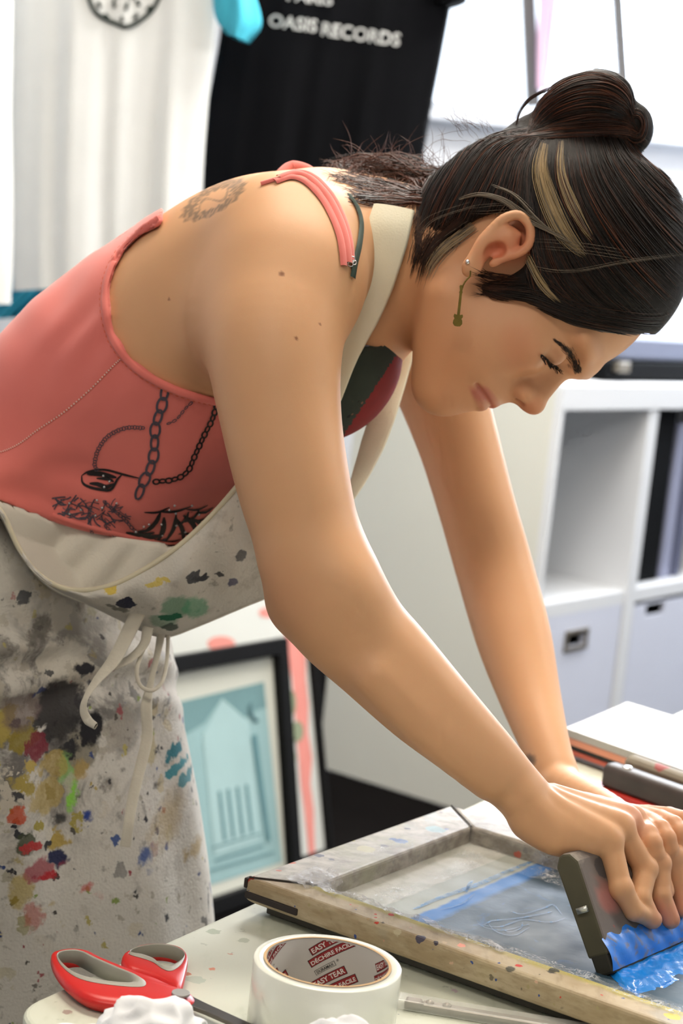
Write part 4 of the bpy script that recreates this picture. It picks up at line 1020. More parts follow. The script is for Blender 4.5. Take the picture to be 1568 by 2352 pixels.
    mcp = [J(1398, 1930, 1.372), J(1424, 1903, 1.386), J(1440, 1886, 1.405), J(1450, 1880, 1.424)]
    w0 = J(1222, 1846, 1.388)
    offs = [(0, 22, -.012), (4, 8, -.004), (6, -4, .006), (8, -10, .016)]
    for i, m in enumerate(mcp):
        o = offs[i]; st = J(1228 + o[0], 1848 + o[1], 1.388 + o[2] * 1.1)
        mid = st * .5 + m * .5 + np.array([0, .0015, 0])
        B.chain([st, mid, m], [.0125, .0112, .0098], .009)
    B.chain([J(1215, 1890, 1.378), J(1275, 1922, 1.372), J(1350, 1938, 1.372)], [.0125, .0135, .0105], .012)
    B.ell(J(1320, 1885, 1.405), (.040, .011, .028), np.array([cu(J(1440, 1900, 1.40) - w0), [0, 1, 0], [0, 0, 1]]), .012)
    fing = [(mcp[0], face(1426, 2040, .0065), face(1456, 2092, .0058), face(1500, 2112, .0055), (.0100, .0084, .0074, .0064)),
            (mcp[1], face(1482, 1996, .0085), face(1470, 2062, .0062), face(1496, 2112, .0058), (.0102, .0088, .0078, .0068)),
            (mcp[2], face(1512, 1984, .0095), face(1516, 2056, .0068), face(1540, 2112, .0060), (.0102, .0090, .0080, .0070)),
            (mcp[3], face(1546, 1966, .0100), face(1560, 2030, .0070), face(1572, 2088, .0062), (.0100, .0088, .0080, .0070))]
    for m, p1, p2, p3, r in fing:
        B.ell(m, .0106, None, .004)
        B.cone(m, p1, r[0] - .0008, r[1] - .0003, .0035); B.cone(p1, p2, r[1], r[2], .0022); B.cone(p2, p3, r[2], r[3], .0022)
        B.ell(p1, r[1] + .0004, None, .003)
    tb = [J(1275, 1875, 1.418), J(1345, 1890, 1.448), J(1390, 1925, 1.462), J(1420, 1965, 1.462)]
    B.chain(tb, [.0145, .0115, .0098, .0080], .006)
    for i, (m, p1) in enumerate(((mcp[0], J(1262, 1858, 1.378)), (mcp[1], J(1268, 1846, 1.388)), (mcp[2], J(1272, 1838, 1.400)))):
        B.chain([p1 + np.array([0, .009, -.002]), p1 * .4 + m * .6 + np.array([0, .0070, -.004]), m + np.array([-.002, .0078, -.003])], [.0022, .0028, .0030], .008)
    B.chain([J(860, 1560, 1.335), J(1000, 1700, 1.345), J(1120, 1800, 1.362)], [.010, .009, .006], .02)
    # ---- far hand behind it
    wl = J(1280, 1800, 1.605); ml = [J(1385, 1868, 1.56), J(1400, 1862, 1.54), J(1412, 1862, 1.52), J(1420, 1868, 1.50)]
    for i, m in enumerate(ml): B.chain([wl + np.array([0, 0, .014 - .010 * i]), wl * .5 + m * .5, m], [.0135, .0115, .0098], .009)
    for i, m in enumerate(ml):
        p1 = sqp(.148 - .019 * (i + .3) + .0, SHT - .006, TW / 2 + .006); p1 = CB @ (p1 - CAM); p2 = CB @ (sqp(.150 - .019 * (i + .3), SHT - .034, TW / 2 + .003) - CAM); p3 = CB @ (sqp(.152 - .019 * (i + .3), SHT - .050, TW / 2 + .002) - CAM)
        B.chain([m, p1, p2, p3], [.0092, .0084, .0074, .0066], .0022)
    B.chain([J(1300, 1815, 1.585), J(1350, 1880, 1.53), J(1395, 1915, 1.50)], [.0125, .0105, .0085], .006)
    return B, T

BODY, TAX = build_body()
def to_obj(name, vc, f, mats, parent, smooth=True, mi=None):
    vw = CAM + vc @ CB; me = bpy.data.meshes.new(name); 
    me.vertices.add(len(vw)); me.vertices.foreach_set('co', vw.astype(np.float32).reshape(-1))
    f = np.asarray(f); n = f.shape[1]; me.loops.add(f.size); me.loops.foreach_set('vertex_index', f.reshape(-1).astype(np.int32))
    me.polygons.add(len(f)); me.polygons.foreach_set('loop_start', np.arange(0, f.size, n, dtype=np.int32))
    me.polygons.foreach_set('use_smooth', np.full(len(f), smooth))
    for m in mats: me.materials.append(m)
    if mi is not None: me.polygons.foreach_set('material_index', mi)
    me.update(calc_edges=True); me.validate()
    o = bpy.data.objects.new(name, me); link(o, parent); return o
def paint(o, name, cols):
    at = o.data.color_attributes.new(name, 'FLOAT_COLOR', 'POINT'); c = np.ones((len(o.data.vertices), 4), np.float32); c[:, :3] = cols; at.data.foreach_set('color', c.reshape(-1))
def keep_big(v, f):
    """drops stray islands"""
    n = len(v); lab = np.arange(n)
    while True:
        m = lab[f].min(1); new = lab.copy(); np.minimum.at(new, f.reshape(-1), np.repeat(m, f.shape[1])); new = new[new]
        if (new == lab).all(): break
        lab = new
    r, c = np.unique(lab, return_counts=True); big = r[c.argmax()]; kv = lab == big
    mp = np.cumsum(kv) - 1; return v[kv], mp[f[kv[f[:, 0]]]]

def refine(v, f, sel):
    """splits every quad that touches the selection into four, triangulating the border"""
    me = bpy.data.meshes.new('tmp'); me.from_pydata(v.tolist(), [], f.tolist()); b = bmesh.new(); b.from_mesh(me); b.verts.ensure_lookup_table()
    ed = [e for e in b.edges if sel[e.verts[0].index] and sel[e.verts[1].index]]
    bmesh.ops.subdivide_edges(b, edges=ed, cuts=1, use_grid_fill=True); b.verts.index_update()
    bmesh.ops.triangulate(b, faces=[q for q in b.faces if len(q.verts) > 4])
    V2 = np.array([q.co[:] for q in b.verts]); F2 = [[q.index for q in p.verts] for p in b.faces]; b.free(); bpy.data.meshes.remove(me)
    F2 = np.array([q if len(q) == 4 else [q[0], q[1], q[2], -1] for q in F2]); return V2, F2
import time; _t0 = time.time()
bv, bf = BODY.mesh((-.60, -.36, 1.29), (.345, .325, 1.90), .0028)
bv, bf = keep_big(bv, bf); print('body', len(bv), time.time() - _t0)
HL = hloc(bv)
sel = ((HL[:, 0] > 20) & (HL[:, 1] < 30) & (HL[:, 1] > -145) & (HL[:, 2] > -60)) | ((abs(abs(HL[:, 2]) - 74) < 18) & (HL[:, 0] < 16) & (HL[:, 0] > -32) & (HL[:, 1] < 0) & (HL[:, 1] > -75)) | ((bv[:, 0] > .12) & (bv[:, 1] < -.20) & (bv[:, 2] < 1.5))
px_ = 784 + FPX * bv[:, 0] / bv[:, 2]; py_ = 1176 - FPX * bv[:, 1] / bv[:, 2]
sel |= (px_ > 400) & (px_ < 585) & (py_ > 390) & (py_ < 520) & (bv[:, 2] < 1.68)
for mx, my in ((647, 629), (680, 777), (388, 687), (735, 745)): sel |= (abs(px_ - mx) < 14) & (abs(py_ - my) < 14) & (bv[:, 2] < 1.6)
bv, bf4 = refine(bv, bf, sel)
bv[:] = BODY.project(bv, .002); bv[:] = BODY.project(bv, .002)
print('refined', len(bv), time.time() - _t0)
from mathutils.bvhtree import BVHTree
tri = [tuple(q) if q[3] >= 0 else tuple(q[:3]) for q in bf4.tolist()]
BVH = BVHTree.FromPolygons([Vector(q) for q in bv.tolist()], tri)
def hit(x, y, bvh=None):
    """first body point met looking at x, y; lens coordinates, with its normal"""
    d = J(x, y, 1.0); r = (bvh or BVH).ray_cast(Vector((0, 0, 0)), Vector(d.tolist()).normalized())
    if r[0] is None: return None, None
    n = np.array(r[1]); n = n if n @ d < 0 else -n
    return np.array(r[0]), n

# skin: the even tone of the skin itself with redder ear, cheek, lips and knuckles
t = NT('skin')
vc = t.n.new('ShaderNodeVertexColor'); vc.layer_name = 'tone'
base = t.mix(t.math('MULTIPLY', t.noise(40, 4), .35), vc.outputs['Color'], t.mix(.25, vc.outputs['Color'], '#b9714f'))
t.set(color=base, rough=.5, spec=.35, sss=.12); t.bsdf.inputs['Subsurface Radius'].default_value = (.012, .005, .003); t.bsdf.inputs['Subsurface Scale'].default_value = 1.0
t.bump(t.noise(900, 3), .08, .0004); m_skin = t.mat
def blob(p, c, r, soft=1.0): return np.clip(1.6 * (1 - np.linalg.norm((p - np.asarray(c)) / np.asarray(r), axis=1)), 0, 1) ** soft
def lin(h): return np.array(srgb(h)[:3])
def body_tone(v):
    H = hloc(v); c = np.tile(lin('#d6a57c'), (len(v), 1))
    def over(w, h, s=1.0):
        nonlocal c; w = (w * s)[:, None]; c = c * (1 - w) + lin(h) * w
    hd = np.clip((H[:, 0] + 70) / 60, 0, 1) * np.clip((H[:, 1] + 150) / 30, 0, 1) * (abs(H[:, 2]) < 90) * np.clip((v[:, 0] - .03) / .05, 0, 1)
    over(hd, '#cd946f', .55)
    for s_ in (-1, 1):
        over(blob(H, (58, -52, s_ * 38), (26, 24, 26)), '#c9765c', .45)
        over(blob(H, (-5, -28, s_ * 76), (26, 40, 14)), '#cf6a4c', .75)
        over(blob(H, (80, -31, s_ * 31), (13, 8, 19)), '#9c6448', .45)
    over(blob(H, (97, -60, 0), (14, 12, 14)), '#c96f55', .55)
    lq = smoothpath(UPLIP, 40); l2 = smoothpath([(a - .3, b, c) for a, b, c in LOLIP], 40); nl = (H[:, 0] > 50) & (H[:, 1] < -74) & (H[:, 1] > -104) & (abs(H[:, 2]) < 34); lipm = np.zeros(len(v))
    hd_ = H[nl]; dl = np.minimum(np.sqrt(((hd_[:, None] - lq[None]) ** 2).sum(2)).min(1) / 5.6, np.sqrt(((hd_[:, None] - l2[None]) ** 2).sum(2)).min(1) / 6.6)
    lipm[nl] = np.clip((1.05 - dl) * 4, 0, 1) * np.clip((31 - abs(hd_[:, 2])) / 6, 0, 1); over(lipm, '#b5605a', .75)
    over(blob(v, J(690, 1350, 1.37), (.05, .05, .05)), '#c88560', .4)
    for q in (J(1500, 2110, 1.38), J(1535, 2112, 1.39), J(1570, 2088, 1.4), J(1440, 1890, 1.40)): over(blob(v, q, (.02, .02, .02)), '#d48c78', .5)
    for (x, y, r) in ((647, 629, .0026), (680, 777, .0017), (388, 687, .0014), (735, 745, .0012)):
        q, n = hit(x, y)
        if q is not None: over(blob(v, q, (r, r, r), .5), '#7a4a30', .9)
    # grey tattoo of an oval frame with a knotted figure inside, on the shoulder blade
    px, py = 784 + FPX * v[:, 0] / v[:, 2], 1176 - FPX * v[:, 1] / v[:, 2]; near = (v[:, 2] < 1.75)
    dx, dy = px - 490, py - 459; ca, sa = math.cos(-.52), math.sin(-.52); a_, b_ = (dx * ca + dy * sa) / 82, (-dx * sa + dy * ca) / 30
    rr_ = np.sqrt(a_ ** 2 + b_ ** 2); wv = .06 * np.sin(np.arctan2(b_, a_) * 14)
    ringm = np.clip((.30 + wv - abs(rr_ - .78)) * 8, 0, 1) * near; inner = np.clip((.16 - abs(b_ * .9 - .35 * np.sin(a_ * 7))) * 9, 0, 1) * (rr_ < .6) * near
    fr = np.clip(vnoise(v, 260, 2) * 1.2 + .9, .45, 1) if len(v) < 400000 else 1.0
    over(np.clip(np.maximum(ringm, inner * .8) * fr, 0, 1), '#5c584c', .72)
    over(blob(v, J(1216, 1746, 1.61), (.006, .006, .02), .5), '#2e3a3c', .8)
    return np.clip(c, 0, 1)
woman = tag(empty('person', c2w(J(-60, 1560, 1.67)) * [1, 1, 0]), 'woman in coral tank top and paint-stained apron bending over the screen frame', 'person')
body = to_obj('body', bv, np.where(bf4[:, 3:] < 0, bf4[:, [0, 1, 2, 0]], bf4)[:, :], [m_skin], woman) if False else None
def to_obj_mixed(name, vc_, f4, mats, parent):
    me = bpy.data.meshes.new(name); vw = CAM + vc_ @ CB
    me.from_pydata(vw.tolist(), [], [tuple(q) if q[3] >= 0 else tuple(q[:3]) for q in f4.tolist()])
    for m in mats: me.materials.append(m)
    me.polygons.foreach_set('use_smooth', [True] * len(me.polygons)); me.update()
    o = bpy.data.objects.new(name, me); link(o, parent); return o
body = to_obj_mixed('body', bv, bf4, [m_skin], woman); paint(body, 'tone', body_tone(bv))
print('body done', time.time() - _t0)

if DEBUG_SIL:
    def top(x, y0=100, y1=1400):
        for y in range(y0, y1, 4):
            if hit(x, y)[0] is not None: return y
    def bot(x, y0=2300, y1=300):
        for y in range(y0, y1, -4):
            if hit(x, y)[0] is not None: return y
    for x, y in ((120, 700), (250, 590), (380, 500), (480, 440), (560, 415), (640, 402), (700, 410), (1250, 300)): print('top', x, 'photo', y, 'mine', top(x))
    def span(y, x0=-50, x1=1568):
        r = []; prev = False
        for x in range(x0, x1, 4):
            h_ = hit(x, y)[0] is not None
            if h_ != prev: r.append(x); prev = h_
        return r
    for y, ph in ((900, '500-770 | 930-..'), (1000, '520?-785 | 962-1138'), (1100, '555-800|990-1163'), (1200, '585-815|1012-1190'), (1300, '605-845|1030-1225'), (1400, '635-925|1070-1250'), (1500, '725-1000|1108-1268'), (1600, '825-1095|1145-1285'), (1700, '935-1190|1185-1297'), (1800, '1065-1260'), (1880, '1190-'), (1950, '1250-')): print('row', y, 'photo', ph, 'mine', span(y))
# ================================================================ her clothes
def proj(p): return 784 + FPX * p[:, 0] / p[:, 2], 1176 - FPX * p[:, 1] / p[:, 2]
def poly_sd(x, y, poly):
    """signed distance to a closed outline, negative inside"""
    P_ = np.asarray(poly, float); d = np.full(len(x), 1e9); ins = np.zeros(len(x), bool); n = len(P_)
    for i in range(n):
        a, b = P_[i], P_[(i + 1) % n]; e = b - a; wx, wy = x - a[0], y - a[1]
        h = np.clip((wx * e[0] + wy * e[1]) / (e @ e + 1e-9), 0, 1); d = np.minimum(d, (wx - e[0] * h) ** 2 + (wy - e[1] * h) ** 2)
        if a[1] != b[1]:
            c = ((a[1] > y) != (b[1] > y)) & (x < (b[0] - a[0]) * (y - a[1]) / (b[1] - a[1]) + a[0]); ins ^= c
    d = np.sqrt(d); return np.where(ins, -d, d)
def clip_px(B, poly, k=.003):
    poly = smoothpath(poly, len(poly) * 5, True)
    def fn(p):
        x, y = proj(p); return poly_sd(x, y, poly) * p[:, 2] / FPX
    return B.add(fn, (-9, -9, -9), (9, 9, 9), k, 'i')
def comb_fix(d, e, k, op):
    if op == 'i': h = np.maximum(k - np.abs(d - e), 0) / k; return np.maximum(d, e) + h * h * k * .25
    return _comb(d, e, k, op)
_comb = SDF.comb; SDF.comb = staticmethod(comb_fix)
def bvh_of(v, f): return BVHTree.FromPolygons([Vector(q) for q in v.tolist()], [tuple(q) for q in f.tolist()])
def vnormals(v, f):
    n = np.cross(v[f[:, 2]] - v[f[:, 0]], v[f[:, 3]] - v[f[:, 1]]); N = np.zeros_like(v)
    for i in range(4): np.add.at(N, f[:, i], n)
    return N / (np.linalg.norm(N, axis=1)[:, None] + 1e-12)
def surf_ribbon(mb, pts, wpx, bvh, lift=.0006, m=0, n=None, across=3, round_=0.0, taper=False, closed=False):
    """a band that follows the surface met along the drawn path; wpx wide"""
    L = sum(math.dist(pts[i], pts[i + 1]) for i in range(len(pts) - 1)); n = n or max(4, int(L / 7))
    q = smoothpath(pts, n, closed); C, N = [], []
    for x, y in q:
        h, nn = hit(x, y, bvh)
        if h is not None: C.append(h); N.append(nn)
    if len(C) < 3: return
    C, N = np.array(C), np.array(N)
    for _ in range(2): C[1:-1, 2] = (C[:-2, 2] + 2 * C[1:-1, 2] + C[2:, 2]) / 4; N[1:-1] = (N[:-2] + N[1:-1] + N[2:]) / 3
    N /= np.linalg.norm(N, axis=1)[:, None]
    if closed: C = np.concatenate([C, C[:1]]); N = np.concatenate([N, N[:1]])
    t_ = np.gradient(C, axis=0); S = np.cross(t_, N); S /= np.linalg.norm(S, axis=1)[:, None] + 1e-12
    w = np.interp(np.linspace(0, 1, len(C)), np.linspace(0, 1, len(wpx)), wpx) if hasattr(wpx, '__len__') else np.full(len(C), float(wpx))
    if taper: w = w * np.sin(np.linspace(.15, math.pi - .15, len(C))) ** .6
    w = w / FPX * C[:, 2] / 2; rows = []
    for i in range(len(C)):
        rows.append([C[i] + S[i] * w[i] * a + N[i] * (lift + round_ * math.sqrt(max(0, 1 - a * a))) for a in np.linspace(-1, 1, across)])
    mb.grid(c2w(np.array(rows).reshape(-1, 3)).reshape(len(C), across, 3), m)

# ---- coral tank top
t = NT('coral_jersey')
base = t.mix(t.noise(20, 4), '#dd7068', '#e67d73')
t.set(color=base, rough=.85, sheen=.3); t.bump(t.noise(1400, 2), .15, .0005); m_coraltop = t.mat
m_cstitch = simple('coral_stitch', '#d8603f', .8, .1, 300); m_wst = simple('stitch_white', '#e8c7bd', .8, 0)
m_prk = simple('print_black_ink', '#171114', .6, .05); m_prg = simple('print_slate_ink', '#4d4653', .7, .08, 90); m_gem = simple('print_gem', '#b9b9bb', .2, 0, metal=.4)
ARM = [(372, 506), (330, 535), (285, 580), (258, 635), (250, 690), (258, 745), (285, 800), (330, 845), (390, 880), (450, 902), (505, 915)]
HEM = [(-120, 1105), (-40, 1135), (40, 1162), (120, 1190), (200, 1216), (300, 1240), (400, 1254), (470, 1238), (520, 1190), (560, 1120)]
def torso(off, extra=0):
    B = SDF(); T = TAX; o = off
    B.ell(J(605, 728, 1.60), (.150 + o, .094 + o, .132 + o), T, .04); B.ell(J(400, 812, 1.61), (.15 + o, .098 + o, .122 + o), T, .04); B.ell(J(195, 935, 1.63), (.13 + o, .086 + o, .112 + o), T, .04)
    B.ell(J(-60, 1270, 1.66), (.15 + o, .098 + o, .140 + o), T, .05); B.ell(J(-110, 1540, 1.67), (.12 + o, .120 + o, .155 + o), None, .05)
    B.ell(J(430, 730, 1.525), (.11 + o, .060 + o, .045 + o), T, .035)
    for d in (1.55, 1.68): B.ell(J(765, 860, d), (.055 + o, .042 + o, .052 + o), T, .035)
    B.ell(J(520, 600, 1.53), (.075 + o, .046 + o, .055 + o), T, .035); B.ell(J(560, 640, 1.68), (.085 + o, .046 + o, .06 + o), T, .035)
    return B
B = torso(.0045)
B.ell(J(395, 1062, 1.615), (.13, .064, .085), TAX, .05)                 # the slack belly of the shirt
clip_px(B, ARM[::1] + [(600, 930), (700, 915), (740, 800), (900, 700), (1000, 850), (900, 1060), (760, 1090), (640, 1080)] + HEM[::-1] + [(-420, 1090), (-420, 300), (100, 300), (340, 440)], .002)
tv, tf = B.mesh((-.42, -.06, 1.42), (.10, .27, 1.82), .0033, 1); tv, tf = keep_big(tv, tf)
N = vnormals(tv, tf); x, y = proj(tv)
hemd = y - np.interp(x, [p[0] for p in HEM], [p[1] for p in HEM]); aw = np.exp(-((x - 230) / 130) ** 2 - ((y - 760) / 130) ** 2)
disp = .0030 * np.sin(hemd / 15 + 1.2 * np.sin(x / 90)) * np.exp(-np.maximum(0, -hemd) / 70.) * np.clip(1.3 - x / 420, .15, 1)
disp += .0016 * aw * np.sin((x * .75 + y * .45) / 11 + np.sin(y / 60))
disp += .0036 * np.sin((x * .35 + y * .9) / 30 + 1.5 * np.sin(x / 110)) * np.exp(-((y - 1040 - .25 * x) / 60) ** 2) * np.clip(1.2 - x / 300, 0, 1)
disp += .0009 * np.sin((x - y * .55) / 26 + np.sin(x / 70)) * np.clip((900 - y) / 300, 0, 1)
inside = np.abs(N[:, 2]) > .0
tv = tv - N * 0 + N * (disp * np.sign((N * -tv).sum(1)).clip(0, 1))[:, None]
TB = bvh_of(tv, tf)
top = MB(); top.add(c2w(tv), tf.tolist(), 0)
arm_in = [(p[0] - 9, p[1] + 8) if i > 4 else (p[0] - 9, p[1] - 3) for i, p in enumerate(ARM)]
surf_ribbon(top, arm_in, 19, TB, .0008, 0, across=7, round_=.0016)
for k in range(46):
    q = smoothpath([(p[0] - 7, p[1] + 5) for p in arm_in], 93)[2 * k:2 * k + 2]
    surf_ribbon(top, [tuple(q[0]), tuple((q[0] + q[1]) / 2), tuple(q[1])], 2.2, TB, .0026, 1, n=3, across=2)
q = smoothpath([(300, 802), (262, 838), (210, 892), (150, 944), (90, 985), (40, 1022), (-10, 1042), (-80, 1052)], 150)
for k in range(75):
    a, b = q[2 * k], q[min(149, 2 * k + 1)]; surf_ribbon(top, [tuple(a), tuple((a + b) / 2), tuple(b)], 3.2, TB, .0009, 2, n=3, across=2)
surf_ribbon(top, [tuple(p) for p in q[::10]], 2, TB, .0004, 1, n=60, across=2)
surf_ribbon(top, [(p[0], p[1] - 7) for p in HEM[3:-1]], 12, TB, .0005, 0, n=90, across=5, round_=.0010)
def links(path, ln, w, lw, m, lift=.0007, gap=.8):
    q = smoothpath(path, 400); seg = np.r_[0, np.cumsum(np.linalg.norm(np.diff(q, axis=0), axis=1))]; n = int(seg[-1] / (ln * gap))
    for k in range(n):
        s_ = (k + .5) * seg[-1] / n; i = int(np.searchsorted(seg, s_)); i = min(max(i, 1), 398); d = unit(q[i + 1] - q[i - 1]); p_ = np.array([-d[1], d[0]])
        el = [tuple(q[i] + d * ln / 2 * math.cos(a) + p_ * w / 2 * math.sin(a) * (.75 + .25 * (k % 2))) for a in np.linspace(0, 2 * math.pi, 14)[:-1]]
        surf_ribbon(top, el, lw, TB, lift + .0002 * (k % 2), m, n=18, across=2, closed=True)
links([(381, 886), (372, 930), (358, 975), (355, 1015), (353, 1045), (344, 1078), (330, 1105), (316, 1142)], 36, 22, 5.5, 4)
links([(498, 925), (487, 962), (468, 1000), (446, 1048), (430, 1082), (400, 1100), (352, 1106)], 15, 11, 4.5, 3, gap=.9)
links([(452, 912), (425, 938), (405, 962), (382, 974)], 11, 5, 2.0, 4, gap=1.1)
links([(332, 982), (290, 982), (250, 1000), (226, 1032), (218, 1065), (224, 1080)], 7, 9, 2.0, 4, gap=.9)
links([(238, 1150), (262, 1172), (285, 1190), (300, 1208), (312, 1220)], 11, 7, 2.4, 4)
links([(205, 1170), (206, 1200), (212, 1226)], 8, 6, 2, 4); links([(240, 1205), (255, 1222), (265, 1232)], 8, 6, 2, 4)
for pts, w in (([(188, 1092), (205, 1082), (240, 1078), (280, 1088), (300, 1093), (322, 1098)], 6), ([(188, 1092), (190, 1108), (205, 1118), (232, 1124), (255, 1124), (270, 1100), (280, 1090)], 7), ([(200, 1088), (232, 1088), (268, 1096)], 13), ([(206, 1110), (226, 1112), (244, 1118), (262, 1110)], 11), ([(222, 1098), (250, 1100), (262, 1106)], 8)): surf_ribbon(top, pts, w, TB, .0007, 3, across=2, taper=True)
rg = np.random.default_rng(11)
for k in range(64):   # the beaded net
    cx, cy = rg.uniform(130, 295), 0; cy = 1162 + (cx - 130) * .12 + rg.uniform(-22, 26); a = rg.uniform(-1.2, 1.2); l_ = rg.uniform(14, 34)
    surf_ribbon(top, [(cx - l_ * math.cos(a) / 2, cy - l_ * math.sin(a) / 2), (cx + rg.uniform(-4, 4), cy + rg.uniform(-4, 4)), (cx + l_ * math.cos(a) / 2, cy + l_ * math.sin(a) / 2)], rg.uniform(1.6, 3.8), TB, .0006, 4, across=2)
for (x0, y0, c, l_, w) in ((322, 1222, 0, 66, 9), (345, 1226, .1, 60, 12), (352, 1196, -.9, 52, 9), (368, 1216, -1.3, 60, 10), (392, 1212, -1.2, 66, 8), (412, 1216, -1.9, 60, 8), (436, 1204, -2.2, 54, 9), (440, 1184, -.7, 44, 7), (456, 1206, -2.4, 50, 8), (466, 1186, -.5, 40, 6), (428, 1230, -2.9, 40, 7), (470, 1170, -.3, 40, 7), (400, 1168, -.15, 80, 6), (360, 1170, -.2, 60, 5), (336, 1212, -.35, 44, 8), (384, 1238, .0, 60, 6), (420, 1190, -.9, 40, 7), (452, 1164, -.2, 50, 5)):
    d = np.array([math.cos(c), math.sin(c)]); pn = np.array([-d[1], d[0]]) * 6; p0 = np.array([x0, y0], float)
    surf_ribbon(top, [tuple(p0 - d * l_ / 2), tuple(p0 + pn), tuple(p0 + d * l_ / 2)], w * 1.35, TB, .0007, 3, across=2, taper=True)
surf_ribbon(top, [(366, 1256), (374, 1246), (377, 1236)], 11, TB, .0007, 4, n=4, across=2)
for (x, y) in ((238, 1092), (252, 1105), (240, 1118), (312, 1220), (330, 1208), (342, 1203), (370, 1203), (372, 1228), (388, 1170), (400, 1160), (403, 1178), (404, 1205), (424, 1220), (456, 1180), (440, 1160), (160, 1155), (186, 1170), (220, 1183), (160, 1180), (223, 1148), (235, 1165), (268, 1155)):
    h_, n_ = hit(x, y, TB)
    if h_ is not None: top.ball(c2w(h_ + n_ * .001), (.0011, .0011, .0011), seg=8, m=5)
# shoulder strap, gathered, and the racer back behind it
def strap(mb, pts, w, bvh, lift, m, folds=0, rd=.001, ac=9, n=None):
    surf_ribbon(mb, pts, w, bvh, lift, m, across=ac, round_=rd, n=n)
NS = [(640, 408), (676, 398), (712, 410), (748, 448), (772, 492), (786, 530), (793, 566), (796, 600)]
for dx, dy, lf in ((-9, 6, .001), (0, 0, .0022), (9, -6, .001)): surf_ribbon(top, [(x + dx, y + dy + 6) for x, y in NS], 21, BVH, lf, 0, across=7, round_=.0022, n=40)
surf_ribbon(top, [(600, 425), (640, 414), (680, 412), (720, 432), (748, 470)], 12, BVH, .001, 0, across=5, round_=.002, n=24)
# rolled back edge that stands above the far shoulder
mb = top
fs = smoothpath([CAM + ray(x, y) * d for x, y, d in ((640, 402, 1.56), (668, 388, 1.57), (700, 392, 1.57), (735, 412, 1.58), (790, 420, 1.60), (840, 428, 1.62), (890, 450, 1.63), (930, 474, 1.63))], 50)
mb.tube(fs, np.interp(np.arange(50), [0, 8, 20, 30, 49], [.004, .007, .0055, .0045, .0035]), 12, m=0)
tk = top.build('tank_top', [m_coraltop, m_cstitch, m_wst, m_prk, m_prg, m_gem], woman, smooth=True, recalc=False)

# ---- dark undershirt at the chest
B = torso(.0075); clip_px(B, [(690, 860), (770, 800), (835, 792), (870, 796), (905, 774), (960, 790), (960, 880), (910, 960), (860, 1000), (790, 1040), (700, 1040), (640, 960)], .002)
uv, uf = B.mesh((-.08, .0, 1.42), (.08, .18, 1.80), .003, 1); uv, uf = keep_big(uv, uf)
t = NT('undershirt')
base = splat(t, t.mix(t.noise(60, 4), '#26302a', '#323b34'), [(130, .34, .05, ['#1a201d', '#7a5242', '#20271f', '#8a5f4e', '#1c221e', '#141a18'], None)])
t.set(color=base, rough=.9); m_und = t.mat
mb = MB(); ux, uy = proj(uv[uf].mean(1)); redm = (ux - 785) * (905 - 1005) - (uy - 1005) * (851 - 785) < 0
mb.add(c2w(uv), uf[~redm].tolist(), 0); mb.add(c2w(uv), uf[redm].tolist(), 2); UB = bvh_of(uv, uf)
surf_ribbon(mb, [(815, 790), (835, 796), (858, 794), (880, 782)], 3, UB, .001, 1, across=2)
mb.build('undershirt', [m_und, simple('neck_piping', '#8d90a6', .7, 0), simple('tank_shade_red', '#7d1517', .85, .1, 60)], woman, smooth=True, recalc=False)  # red zone: front of the coral tank, its shade painted in as dark red
mb = MB(); surf_ribbon(mb, [(800, 452), (818, 480), (826, 515), (822, 560), (812, 605), (806, 640)], 20, BVH, .0015, 0, across=7, round_=.0014, n=30)
mb.build('bra_strap', simple('bra_green', '#26382f', .8, .08, 60), woman, smooth=True, recalc=False)
h_, n_ = hit(810, 600)
if h_ is not None:
    mb = MB()
    for (cx, cy, r_) in ((808, 596, 7), (805, 606, 6), (813, 603, 5)):
        pts = []
        for a in np.linspace(0, 6.283, 17)[:-1]: pts.append(c2w(J(cx + r_ * math.cos(a), cy + r_ * math.sin(a), h_[2] - .006)))
        mb.tube(pts, .0005, 6, closed=True)
    mb.build('chain_clasp', simple('silver', '#d8d8da', .2, 0, metal=1.0), woman, smooth=True)

# ---- trousers and shoes under the apron
UPL = CB @ Z
B = SDF()
for d in (1.60, 1.74):
    hip = J(-110, 1560, d + .02); n_ = [hip - UPL * q for q in (0, .2, .42, .66, .86)]
    n_[2] = n_[2] + np.array([.03, 0, 0]); n_[1] = n_[1] + np.array([.02, 0, 0])
    B.chain(n_, [.082, .075, .060, .050, .042], .02)
B.ell(J(-120, 1530, 1.68), (.115, .12, .145), None, .04)
pv, pfc = B.mesh((-.56, -1.14, 1.44), (-.08, .02, 2.06), .010, 1)
to_obj('trousers', pv, pfc, [simple('trousers_dark', '#2b2d36', .9, .1)], woman)
for d in (1.60, 1.74):
    an = c2w(J(-110, 1560, d) - UPL * .86); an = np.array([an[0], an[1], 0])
    mb = MB(); mb.ball(an + [.05, 0, .045], (.125, .042, .044), seg=24); mb.box(an + [.05, 0, .008], (.24, .08, .014)); mb.build('shoe', simple('shoe_dark', '#1f1f22', .7, .05), woman, smooth=True)

